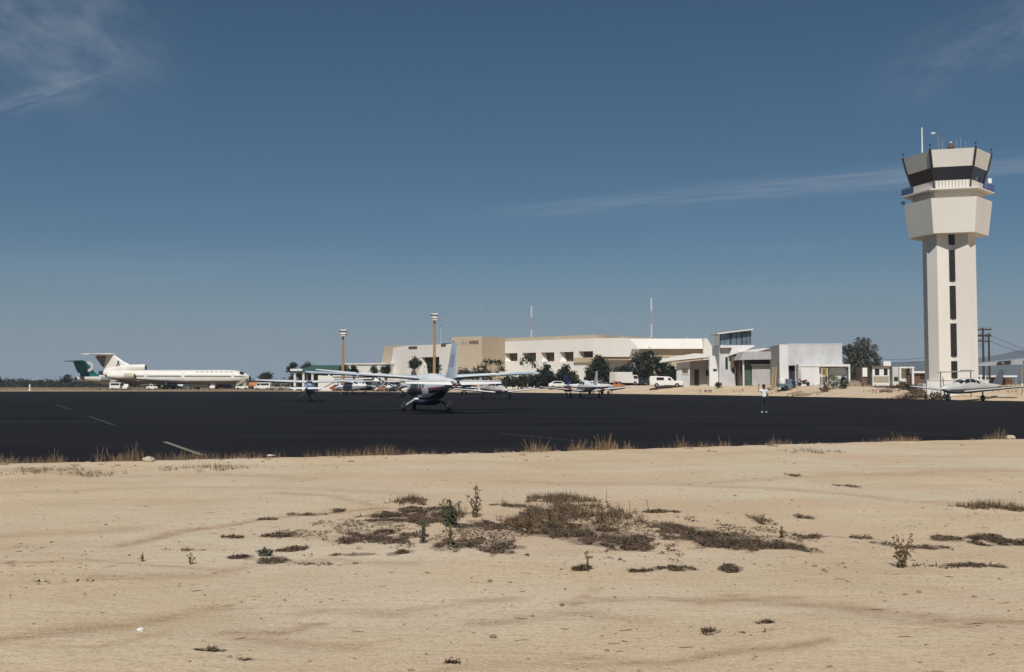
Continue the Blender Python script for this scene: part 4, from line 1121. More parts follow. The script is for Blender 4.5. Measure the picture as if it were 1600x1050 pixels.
def power_pole(px, ytop, Y, arms, label):
    p = at(px, 600, Y); z = gz(p.x, p.y)
    t = thing('power_pole', label, 'utility pole', (p.x, p.y, z), 0, 'wooden power poles by the tower')
    k = Y / F; zt = at(px, ytop, Y).z - z
    b = MB(); b.tube([(0, 0, -.3), (0, 0, zt)], [.16, .12], 10); b.build('pole', M['wood'], t)
    for x0, x1, y in arms:
        zz = at(px, y, Y).z - z
        b = MB(); b.box((x0 - px) * k, (x1 - px) * k, -.18, -.13, zz - .08, zz + .08); b.box((x0 - px) * k, (x1 - px) * k, .13, .18, zz - .08, zz + .08)
        a = b.build('crossarm', M['wood'], t)
        for q in (0.04, .3, .7, .96):
            x = ((x0 - px) + (x1 - x0) * q) * k
            b = MB(); b.lathe_z([(zz + .08, .05), (zz + .18, .07), (zz + .26, .07), (zz + .3, .03)], (x, 0, 0), 8); b.box(x - .05, x + .05, -.15, .15, zz - .02, zz + .08); b.build('insulator', M['rust'], a)
    return t
power_pole(1537.5, 512, 135, [(1527, 1550, 515), (1527, 1549, 524)], 'power pole with two crossarms right beside the control tower')
power_pole(1546.5, 521, 140, [(1526, 1550, 525), (1526, 1548, 533)], 'thicker power pole standing just right of the two-crossarm pole')
def wire(pts, Y0, Y1, label):
    b = MB(); P = []
    (x0, y0), (x1, y1), sag = pts
    a, c = at(x0, y0, Y0), at(x1, y1, Y1)
    for i in range(17):
        u = i / 16; p = a.lerp(c, u); p.z -= sag * 4 * u * (1 - u); P.append(p)
    o = P[0].copy()
    b.tube([p - o for p in P], .028, 5)
    tag(b.build('power_line', M['dark_frame'], None, o), label, 'power line', 'overhead wires')
wire(((1546, 525), (1330, 549), 2.4), 140, 190, 'upper overhead wire running left behind the control tower')
wire(((1546, 533), (1330, 551.5), 2.4), 140, 190, 'lower overhead wire running left behind the control tower')
wire(((1548, 524), (1680, 548), 1.2), 140, 175, 'upper overhead wire running right from the power poles')
wire(((1548, 533), (1680, 552), 1.2), 140, 175, 'lower overhead wire running right from the power poles')

def pipe_frame():
    Y = 112; p = at(1494, 600, Y); z = gz(p.x, p.y); k = Y / F
    t = thing('pipe_gantry', 'thin pipe gantry on two posts in front of the control tower', 'gantry', (p.x, p.y, z))
    zt = at(1494, 580, Y).z - z
    b = MB(); b.tube([(-29 * k, 0, zt - .12), (8 * k, 0, zt - .02), (29 * k, 0, zt + .05)], .06, 8); b.box(8 * k, 25 * k, -.12, .12, zt - .06, zt + .16); b.build('beam', M['steel'], t)
    for x in (-24, 23):
        b = MB(); b.tube([(x * k, 0, -.3), (x * k, 0, zt)], .06, 8); b.build('post', M['rust'], t)
pipe_frame()

def post(px, y0, y1, Y, label, name='marker_post', cat='post', r=.12):
    p = at(px, y1, Y); zt = at(px, y0, Y).z; z = gz(p.x, p.y)
    b = MB(); b.lathe_z([(-.3, r), (zt - z - .1, r), (zt - z, r * .6)], n=10)
    b.lathe_z([(-.05, r * 2), (.15, r * 2), (.2, r)], n=10)
    tag(b.build(name, M['lamp_white'], None, (p.x, p.y, z)), label, cat)
post(46.5, 600.5, 609, 235, 'white marker post on the dry grass at far left', r=.17)

def canopy():
    Y = 124; p = at(1597, 602, Y); z = gz(p.x, p.y)
    t = thing('canopy', 'grey tapering canopy on a white post with dark recesses, at the right picture edge', 'canopy', (p.x, p.y, z))
    def L(px, py): q = at(px, py, Y); return q.x - p.x, q.z - z
    b = MB()
    tip, ra, rb, m0, m1 = L(1502, 572), L(1660, 553), L(1660, 562), L(1528, 567.5), L(1530, 572)
    P = [tip, m1, L(1600, 569), rb, ra, L(1600, 559.5), m0]
    b.prism(P, -2.2, 2.2); b.build('roof', M['ac_grey'], t)
    for a0, a1, b0, b1, c0, c1 in ((1543, 570.5, 1565, 569.5, 565.5, 563.8), (1584, 567.5, 1596.5, 566.5, 560.8, 559.6)):
        q = [L(a0, a1), L(b0, b1), L(b0, c1), L(a0 + 3, c0)]
        b = MB(); b.prism(q, -2.3, -2.21); b.build('recess', M['dark_room'], t)
        m_ = [L(a0 + 8, a1 - 1.5), L(a0 + 11, a1 - 1.5), L(a0 + 11, c0 + 1), L(a0 + 8, c0 + 1)]
        b = MB(); b.prism(m_, -2.36, -2.31); b.build('lamp', M['steel'], t)
    b = MB(); zt = L(1597, 567)[1]; b.lathe_z([(-.4, .16), (.2, .16), (.22, .11), (zt, .11)], (0, 0, 0), 12); b.build('post', M['lamp_white'], t)
    b = MB(); x = L(1652, 565)[0]; b.lathe_z([(-.4, .16), (.2, .16), (.22, .11), (L(1652, 562)[1], .11)], (x, 0, 0), 12); b.build('post', M['lamp_white'], t)
canopy()
# ------------------------------------------------------------------ aircraft (local frame: +y nose, +x right wing, z up, origin on the ground)
class Fus:
    def __init__(s, secs):
        s.s = sorted(secs, key=lambda q: q[0])
    def ev(s, y):
        S = s.s
        if y <= S[0][0]: return S[0][1:]
        if y >= S[-1][0]: return S[-1][1:]
        for i in range(len(S) - 1):
            if S[i][0] <= y <= S[i + 1][0]:
                h = S[i + 1][0] - S[i][0]; u = (y - S[i][0]) / h
                res = []
                for c in range(1, 4):
                    p1, p2 = S[i][c], S[i + 1][c]
                    m1 = (p2 - p1) if i == 0 else (S[i + 1][c] - S[i - 1][c]) / (S[i + 1][0] - S[i - 1][0]) * h
                    m2 = (p2 - p1) if i + 2 >= len(S) else (S[i + 2][c] - S[i][c]) / (S[i + 2][0] - S[i][0]) * h
                    u2, u3 = u * u, u * u * u
                    v = (2 * u3 - 3 * u2 + 1) * p1 + (u3 - 2 * u2 + u) * m1 + (-2 * u3 + 3 * u2) * p2 + (u3 - u2) * m2
                    lo, hi = min(p1, p2), max(p1, p2)
                    res.append(min(max(v, lo - .02), hi + .02))
                return tuple(res)
    def pt(s, y, th, off=0.0, n=2.35):
        zc, w_, h = s.ev(y)
        c, q = math.cos(th), math.sin(th)
        x = math.copysign(abs(c) ** (2 / n), c) * (w_ + off)
        z = zc + math.copysign(abs(q) ** (2 / n), q) * (h + off)
        return (x, y, z)
    def mesh(s, b, k=24, step=.25):
        y0, y1 = s.s[0][0], s.s[-1][0]
        n = max(8, int((y1 - y0) / step))
        ys = sorted(set([y0 + (y1 - y0) * i / n for i in range(n + 1)]))
        b.loft([[s.pt(y, 2 * pi * j / k) for j in range(k)] for y in ys])
        return b
    def patch(s, b, y0, y1, t0, t1, off=.012, ny=5, nt=5, slant=0.0):
        """a thin skin panel on the surface; slant shifts y along theta"""
        vs, fs = [], []
        for i in range(ny + 1):
            for j in range(nt + 1):
                v = j / nt
                vs.append(s.pt(y0 + (y1 - y0) * i / ny + slant * v, t0 + (t1 - t0) * v, off))
        m = nt + 1
        for i in range(ny):
            for j in range(nt): fs.append((i * m + j, i * m + j + 1, (i + 1) * m + j + 1, (i + 1) * m + j))
        b.add(vs, fs)
        return b
    def stripe(s, b, y0, y1, z0, z1, off=.01, n=24, side=0):
        """horizontal band between heights z0(y), z1(y) on both sides"""
        for sd in ((-1, 1) if side == 0 else (side,)):
            vs, fs = [], []
            for i in range(n + 1):
                u = i / n; y = y0 + (y1 - y0) * u
                zc, w_, h = s.ev(y)
                for zz in (z0[0] + (z0[1] - z0[0]) * u, z1[0] + (z1[1] - z1[0]) * u):
                    q = max(-.97, min(.97, (zz - zc) / h))
                    th = math.asin(math.copysign(abs(q) ** (2.35 / 2), q))
                    p = s.pt(y, th, off); vs.append((p[0] * sd, p[1], p[2]))
            for i in range(n): fs.append((2 * i, 2 * i + 1, 2 * i + 3, 2 * i + 2))
            b.add(vs, fs)
        return b

AFX = ((0, 0), (.03, .42), (.12, .8), (.3, 1), (.55, .8), (.8, .38), (1, .03))
def wing(b, secs, axis='z', inc=0.0):
    """secs: (x, y of leading edge, z, chord, thickness)"""
    rings = []
    for x, y, z, ch, th in secs:
        up = [(t, k * th / 2) for t, k in AFX]; dn = [(t, -k * th / 2) for t, k in AFX[::-1]]
        ti = math.tan(R(inc))
        rings.append([(x, y - t * ch, z + k - t * ch * ti) if axis == 'z' else (x + k, y - t * ch, z) for t, k in up + dn[:-1]])
    return b.loft(rings)

def wheel(parent, x, y, r, wd, name='wheel'):
    b = MB(); b.lathe_x([(-wd / 2, r * .55), (-wd / 2, r * .85), (-wd * .38, r * .97), (0, r), (wd * .38, r * .97), (wd / 2, r * .85), (wd / 2, r * .55)], (x, y, r), 18)
    o = b.build(name, M['tyre'], parent, smooth=True)
    b = MB(); b.lathe_x([(-wd / 2 - .01, r * .16), (-wd / 2 + .02, r * .54), (wd / 2 - .02, r * .54), (wd / 2 + .01, r * .16)], (x, y, r), 14)
    b.build('hub', M['steel'], o)
    return o

def propeller(parent, y, z, rad, blades, spin=.3, x=0.0, hub_m='ac_white', ang0=90):
    b = MB()
    for k in range(blades):
        a = R(ang0 + 360 * k / blades); c, s_ = math.cos(a), math.sin(a)
        rings = []
        for r, wd, tw in ((.08, .10, 50), (rad * .35, .17, 35), (rad * .7, .17, 22), (rad, .09, 14)):
            t = R(tw); ring_ = []
            for u, v in ((-.5, 0), (0, .12), (.5, 0), (0, -.12)):
                px, py = u * wd, v * wd
                lx, ly = px * math.cos(t), px * math.sin(t) + py
                ring_.append((x + r * c - lx * s_, y + ly, z + r * s_ + lx * c))
            rings.append(ring_)
        b.loft(rings)
    b.build('propeller', M['metal_dark'], parent)
    b = MB(); b.lathe_y([(-.15, spin * .95), (0, spin), (.18, spin * .8), (.36, spin * .35), (.42, .02)], (x, y, z), 16)
    b.build('spinner', M[hub_m], parent, smooth=True)

def put(t, px, py_wheel, rz, Y=None):
    p = gnd(px, py_wheel) if Y is None else at(px, 600, Y)
    t.location = (p.x, p.y, max(0.004, gz(p.x, p.y)))
    t.rotation_euler = (0, 0, R(rz))

def windows_side(f, t, spans, th0, th1, m='dark_pane', both=True):
    for a, c in spans:
        for sd in ((0, 1) if both else (1,)):
            b = MB()
            lo, hi = (R(th0), R(th1)) if sd == 0 else (pi - R(th1), pi - R(th0))
            f.patch(b, a, c, lo, hi, .014)
            b.build('window', M[m], t, smooth=True)

# --- large single-engine high-wing utility aircraft nearest to the camera
def utility_plane():
    t = thing('utility_aircraft', 'large white high-wing propeller plane with red stripe and dark belly, nearest on the tarmac', 'airplane', group='aircraft parked on the apron')
    f = Fus([(4.0, 1.55, .30, .30), (3.85, 1.52, .42, .40), (3.3, 1.5, .55, .55), (2.6, 1.52, .66, .66), (1.9, 1.58, .74, .76), (1.45, 1.68, .74, .86), (.9, 1.76, .76, .90),
             (-.5, 1.76, .76, .90), (-2.4, 1.78, .73, .86), (-3.4, 1.86, .56, .66), (-4.6, 1.94, .36, .46), (-5.8, 2.02, .22, .30), (-6.8, 2.06, .12, .18), (-7.3, 2.08, .05, .09)])
    f.mesh(b := MB()); b.build('fuselage', M['ac_white'], t, smooth=True)
    b = MB(); f.stripe(b, -5.4, 3.4, (1.68, 1.44), (1.80, 1.56)); b.build('stripe', M['ac_red'], t, smooth=True)
    b = MB(); f.stripe(b, -5.2, 3.6, (1.57, 1.30), (1.64, 1.40)); b.build('stripe', M['ac_navy'], t, smooth=True)
    b = MB(); f.stripe(b, -5.2, 3.7, (1.50, 1.05), (1.60, 1.27)); f.stripe(b, -3.9, 3.6, (1.16, .8), (1.50, 1.06)); f.patch(b, -4.6, 3.4, R(232), R(308), .012, 24, 10); b.build('belly_paint_and_shade', M['ac_navy'], t, smooth=True)  # navy low down also paints in the shade under fuselage and tail cone
    windows_side(f, t, ((-2.25, -1.85), (-1.55, -1.1), (-.8, -.35), (-.05, .45), (.7, 1.35)), -2, 21)
    b = MB(); f.patch(b, 1.42, 1.85, R(35), R(145), .014, 4, 14, 0); b.build('windscreen', M['dark_pane'], t, smooth=True)
    b = MB(); f.patch(b, -2.95, -1.75, pi - R(36), pi + R(28), .011, 6, 8); b.build('cargo_door', M['ac_white'], t, smooth=True)
    # belly pod
    p = Fus([(2.6, .88, .12, .10), (2.2, .82, .45, .2), (1.4, .8, .62, .25), (-.8, .8, .62, .25), (-2.0, .86, .5, .2), (-2.9, .98, .15, .09)])
    p.mesh(b := MB()); b.build('cargo_pod', M['ac_navy'], t, smooth=True)
    # wing with flaps, struts
    zr, zt = 2.43, 2.77
    b = MB(); wing(b, [(-7.95, .62, zt, 1.15, .14), (-7.6, .78, zt - .03, 1.32, .17), (-3, 1.1, (zr * 5 + zt * 3) / 8, 1.85, .25), (-.4, 1.22, zr, 2.0, .30), (0, 1.22, zr, 2.0, .30), (.4, 1.22, zr, 2.0, .30), (3, 1.1, (zr * 5 + zt * 3) / 8, 1.85, .25), (7.6, .78, zt - .03, 1.32, .17), (7.95, .62, zt, 1.15, .14)], inc=3.5)
    wg = b.build('wing', M['ac_paleblue'], t, smooth=True)
    for sd in (-1, 1):
        b = MB()
        b.add([(sd * .9, -.79, zr + .03), (sd * 4.7, -.66, zr + .29), (sd * 4.7, -.95, zr + .19), (sd * .9, -1.12, zr - .07), (sd * .9, -.79, zr - .03), (sd * 4.7, -.66, zr + .23), (sd * .9, -1.11, zr - .10), (sd * 4.7, -.94, zr + .16)],
              [(0, 1, 2, 3), (4, 6, 7, 5), (3, 2, 7, 6), (0, 3, 6, 4), (1, 5, 7, 2)]); b.build('flap', M['ac_white'], wg)
        b = MB(); b.add([(sd * 4.85, -.64, zr + .29), (sd * 7.4, -.5, zr + .50), (sd * 7.4, -.62, zr + .46), (sd * 4.85, -.9, zr + .21), (sd * 4.85, -.64, zr + .24), (sd * 7.4, -.5, zr + .46), (sd * 4.85, -.9, zr + .185), (sd * 7.4, -.62, zr + .435)],
              [(0, 1, 2, 3), (4, 6, 7, 5), (3, 2, 7, 6), (0, 3, 6, 4), (1, 5, 7, 2)]); b.build('aileron', M['ac_white'], wg)
        b = MB(); wing(b, [(0, 0, 0, .26, .09), (1, 0, 0, .22, .08)], 'z')
        a, c = Vector((sd * .72, .35, 1.02)), Vector((sd * 3.55, .55, zr + .1))
        b.v = [tuple(a.lerp(c, v[0]) + Vector((0, v[1], v[2]))) for v in b.v]
        b.build('strut', M['ac_white'], t)
        b = MB(); b.tube([(sd * .58, 0, .85), (sd * .9, 0, .72), (sd * 1.28, 0, .5), (sd * 1.44, 0, .34)], [.08, .07, .06, .055], 8); lg = b.build('gear_leg', M['ac_grey' if sd < 0 else 'metal_dark'], t, smooth=True)
        b = MB(); b.ball((sd * .68, .02, .80), .2, .28, .11, 10, 6); b.build('fairing', M['lamp_white'], lg, smooth=True)
        wheel(t, sd * 1.56, 0, .35, .22)
    b = MB(); b.tube([(0, 3.45, 1.15), (0, 3.5, .55)], .075, 8); b.box(-.17, -.12, 3.42, 3.56, .3, .72); b.box(.12, .17, 3.42, 3.56, .3, .72); b.box(-.17, .17, 3.42, 3.56, .66, .74); b.build('nose_leg', M['steel'], t)
    wheel(t, 0, 3.5, .28, .2)
    # tail
    b = MB(); wing(b, [(0, -3.9, 2.3, 3.2, .05), (0, -4.8, 2.42, 2.4, .12), (0, -5.35, 2.75, 1.95, .16), (0, -6.3, 4.3, 1.18, .11), (0, -6.42, 4.48, 1.0, .07)], 'x'); fn = b.build('fin', M['ac_paleblue'], t, smooth=True)
    b = MB(); wing(b, [(0, -7.02, 2.35, .52, .10), (0, -7.34, 4.2, .34, .07)], 'x'); b.build('rudder', M['ac_white'], fn)
    for sd in (-1, 1):
        b = MB()
        x = sd * .085
        b.add([(x, -5.95, 3.05), (x, -6.75, 3.05), (x * .9, -6.95, 3.75), (x * .9, -6.35, 3.75)], [(0, 1, 2, 3)]); b.build('fin_marking', M['ac_lilac'], fn)
    b = MB(); wing(b, [(-3.12, -5.95, 2.14, .8, .09), (-.2, -5.72, 2.14, 1.25, .16), (0, -5.72, 2.14, 1.25, .16), (.2, -5.72, 2.14, 1.25, .16), (3.12, -5.95, 2.14, .8, .09)]); b.build('tailplane', M['ac_white'], t, smooth=True)
    for sd in (-1, 1):
        b = MB(); wing(b, [(sd * .28, -6.92, 2.10, .62, .10), (sd * 3.0, -6.62, 2.11, .36, .06)], inc=17); b.build('elevator', M['lamp_white'], t)
    propeller(t, 4.12, 1.55, 1.33, 3, .3)
    b = MB(); b.tube([(.42, 3.3, 1.22), (.62, 3.1, 1.1), (.66, 2.6, 1.02)], .11, 8); b.build('exhaust', M['metal_dark'], t)
    return t
up = utility_plane()
for ch in up.children:                              # the airframe sits low on its gear
    if ch.name.split('.')[0] not in ('wheel', 'gear_leg', 'nose_leg'): ch.location.z -= .15
put(up, 666, 642.5, 19)

# --- small high-wing single
def high_wing(label, body, wingm, stripe, finm, span=11.0, name='light_aircraft', pane='dark_pane'):
    t = thing(name, label, 'airplane', group='aircraft parked on the apron')
    f = Fus([(2.05, 1.15, .2, .2), (1.95, 1.15, .36, .3), (1.5, 1.14, .46, .38), (.9, 1.16, .52, .45), (.55, 1.3, .54, .62), (.2, 1.4, .55, .7), (-.8, 1.4, .54, .68), (-1.6, 1.36, .45, .52), (-2.6, 1.34, .3, .34), (-4.0, 1.38, .16, .2), (-5.0, 1.42, .06, .1)])
    f.mesh(b := MB()); b.build('fuselage', M[body], t, smooth=True)
    b = MB(); f.stripe(b, -4.6, 1.9, (1.30, 1.05), (1.40, 1.2)); b.build('stripe', M[stripe], t, smooth=True)
    windows_side(f, t, ((-.75, -.1), (.0, .55)), 22, 52, pane)
    b = MB(); f.patch(b, .5, .88, R(35), R(145), .014, 4, 12); b.build('windscreen', M[pane], t, smooth=True)
    b = MB(); f.patch(b, -1.75, -1.05, R(40), R(140), .014, 4, 12); b.build('rear_window', M[pane], t, smooth=True)
    h = span / 2; z = 2.02
    b = MB(); wing(b, [(-h, .2, z + .2, 1.05, .1), (-h * .5, .5, z + .1, 1.55, .25), (0, .55, z, 1.6, .27), (h * .5, .5, z + .1, 1.55, .25), (h, .2, z + .2, 1.05, .1)], inc=4); b.build('wing', M[wingm], t, smooth=True)
    for sd in (-1, 1):
        b = MB(); wing(b, [(sd * .1, -4.95, 1.43, .5, .08), (sd * 1.68, -4.82, 1.43, .38, .05)], inc=18); b.build('elevator', M[wingm], t)
        b = MB(); b.tube([(sd * .5, .15, .9), (sd * 2.7, .1, z + .05)], .045, 6); b.build('strut', M[wingm], t)
        b = MB(); b.tube([(sd * .4, -.2, .85), (sd * .9, -.2, .5), (sd * 1.15, -.2, .22)], [.06, .05, .045], 6); b.build('gear_leg', M['metal_dark'], t)
        wheel(t, sd * 1.22, -.2, .21, .15)
    b = MB(); b.tube([(0, 1.35, .8), (0, 1.45, .25)], .04, 6); b.build('nose_leg', M['steel'], t); wheel(t, 0, 1.46, .18, .13)
    b = MB(); wing(b, [(0, -3.0, 1.5, 1.9, .04), (0, -3.9, 1.62, 1.2, .1), (0, -4.75, 2.72, .7, .06)], 'x'); b.build('fin', M[finm], t, smooth=True)
    b = MB(); wing(b, [(-1.72, -4.3, 1.42, .65, .06), (0, -4.05, 1.42, 1.05, .1), (1.72, -4.3, 1.42, .65, .06)]); b.build('tailplane', M[wingm], t, smooth=True)
    propeller(t, 2.12, 1.15, .95, 2, .17, ang0=70)
    return t
put(high_wing('small blue-bodied high-wing plane with thin white fin, seen from behind on the left', 'ac_blue', 'ac_white', 'ac_white', 'ac_white'), 484, 626.5, 8)
put(high_wing('dark navy high-wing plane half hidden behind the left wing of the nearest plane', 'ac_navy', 'ac_grey', 'ac_maroon', 'ac_navy', 11.5), 577, 616.5, 168)

put(high_wing('maroon and white high-wing plane half hidden right of the tail of the nearest plane', 'ac_maroon', 'ac_white', 'ac_white', 'ac_white', 10.5), 727, 615.5, -72)

put(high_wing('white high-wing plane facing forward, half hidden behind the nose of the nearest plane', 'ac_white', 'ac_white', 'ac_red', 'ac_white', 10.0), 615, 617.5, 158)

put(high_wing('pale high-wing plane seen side-on, behind the right wing of the blue-bodied plane', 'ac_white', 'ac_white', 'ac_navy', 'ac_white', 10.5), 545, 617, 68)

# --- low wing singles and twins
def low_wing(label, body, wingm, belly, finm, span=9.8, k=1.0, twin=False, nac='ac_white', fin_top=2.35, belly_hi=.95, spat=True, wtop=None):
    t = thing('light_aircraft' if not twin else 'twin_engine_aircraft', label, 'airplane', group='aircraft parked on the apron')
    f = Fus([(q[0] * k, q[1] * k, q[2] * k, q[3] * k) for q in
             [(2.6, .98, .16, .16), (2.5, .98, .3, .26), (2.0, .97, .44, .38), (1.3, .99, .5, .44), (.75, 1.1, .54, .56), (.2, 1.2, .56, .64), (-.6, 1.2, .56, .62), (-1.5, 1.14, .48, .5), (-2.8, 1.1, .3, .34), (-4.2, 1.12, .15, .2), (-5.0, 1.14, .05, .09)]])
    f.mesh(b := MB()); b.build('fuselage', M[body], t, smooth=True)
    b = MB(); f.stripe(b, -4.7 * k, 2.4 * k, (1.02 * k, .8 * k), (1.12 * k, belly_hi * k)); f.stripe(b, -3.5 * k, 2.2 * k, (.85 * k, .66 * k), (1.03 * k, .82 * k)); b.build('belly_paint_and_shade', M[belly], t, smooth=True)
    windows_side(f, t, ((-1.35 * k, -.85 * k), (-.75 * k, -.05 * k), (.03 * k, .62 * k)), 20, 52)
    b = MB(); f.patch(b, .66 * k, 1.12 * k, R(38), R(142), .014, 4, 12); b.build('windscreen', M['dark_pane'], t, smooth=True)
    h = span / 2; z = .72 * k
    dz = .42 * k
    b = MB(); wing(b, [(-h, .1 * k, z + dz, 1.0 * k, .09 * k), (-h * .97, .25 * k, z + dz * .97, 1.2 * k, .13 * k), (-.5 * k, .75 * k, z, 1.75 * k, .24 * k), (0, .75 * k, z, 1.75 * k, .24 * k), (.5 * k, .75 * k, z, 1.75 * k, .24 * k), (h * .97, .25 * k, z + dz * .97, 1.2 * k, .13 * k), (h, .1 * k, z + dz, 1.0 * k, .09 * k)])
    b.build('wing', M[wingm], t, smooth=True)
    for sd in (-1, 1):
        x = sd * 1.55 * k
        b = MB(); b.tube([(x, 0, z), (x, 0, .22 * k)], .06 * k, 6); b.build('gear_leg', M['steel'], t)
        w_ = wheel(t, x, 0, .23 * k, .17 * k)
        if twin:
            xn = sd * 1.75 * k
            q = Fus([(1.75 * k, z + .2 * k, .12 * k, .12 * k), (1.65 * k, z + .2 * k, .26 * k, .22 * k), (1.2 * k, z + .2 * k, .34 * k, .28 * k), (.4 * k, z + .17 * k, .34 * k, .27 * k), (-.6 * k, z + .12 * k, .2 * k, .17 * k), (-1.4 * k, z + .12 * k, .05 * k, .05 * k)])
            b = MB(); q.mesh(b, 18, .15); b.v = [(v[0] + xn, v[1], v[2]) for v in b.v]; b.build('nacelle', M[nac], t, smooth=True)
            propeller(t, 1.82 * k, z + .2 * k, .95 * k, 2 if k < 1.2 else 3, .15 * k, x=xn, ang0=80 + 30 * sd)
        elif spat:
            b = MB(); b.ball((x, .05 * k, .28 * k), .13 * k, .42 * k, .2 * k, 10, 6); b.build('wheel_spat', M['ac_white'], t, smooth=True)
    b = MB(); b.tube([(0, 1.95 * k, .7 * k), (0, 2.05 * k, .22 * k)], .05 * k, 6); b.build('nose_leg', M['lamp_white'], t); wheel(t, 0, 2.06 * k, .2 * k, .15 * k)
    b = MB(); wing(b, [(0, -2.9 * k, 1.3 * k, 2.0 * k, .04 * k), (0, -3.75 * k, 1.42 * k, 1.3 * k, .11 * k), (0, -4.55 * k, fin_top * k, .72 * k, .06 * k)], 'x'); b.build('fin', M[finm], t, smooth=True)
    b = MB(); wing(b, [(-1.8 * k, -4.35 * k, 1.18 * k, .62 * k, .06 * k), (0, -4.1 * k, 1.18 * k, 1.0 * k, .1 * k), (1.8 * k, -4.35 * k, 1.18 * k, .62 * k, .06 * k)]); b.build('tailplane', M[wingm], t, smooth=True)
    if not twin: propeller(t, 2.66 * k, .98 * k, .95 * k, 2, .17 * k, ang0=85)
    return t
# facing the camera, just right of the nearest plane
put(low_wing('cream and grey low-wing plane facing forward, just right of the nearest plane', 'ac_silver', 'ac_white', 'ac_maroon', 'ac_silver', 11.0, 1.08, spat=False), 776, 623.5, 203)
# white and maroon twin with tall white fin
put(low_wing('low-wing twin with maroon belly and tall white fin, left of the white pickup', 'ac_white', 'ac_white', 'ac_maroon', 'ac_white', 11.8, 1.2, True, 'ac_maroon', 2.75, 1.12), 914, 621.5, 10)
# white plane with a navy fin behind it
put(low_wing('white low-wing plane with a navy blue fin, pointing right behind the maroon-bellied twin', 'ac_white', 'ac_white', 'ac_white', 'ac_navy', 10.5, 1.22, False, 'ac_white', 2.55, spat=False), 931, 615.8, -62)
# silver one on the far right
put(low_wing('silver low-wing plane pointing left with dark fin, parked at the edge below the control tower', 'ac_silver', 'ac_silver', 'ac_belly', 'ac_slate', 13.4, 1.32, False, 'ac_white', 2.5, .9, spat=False), 1508, 626, 121)

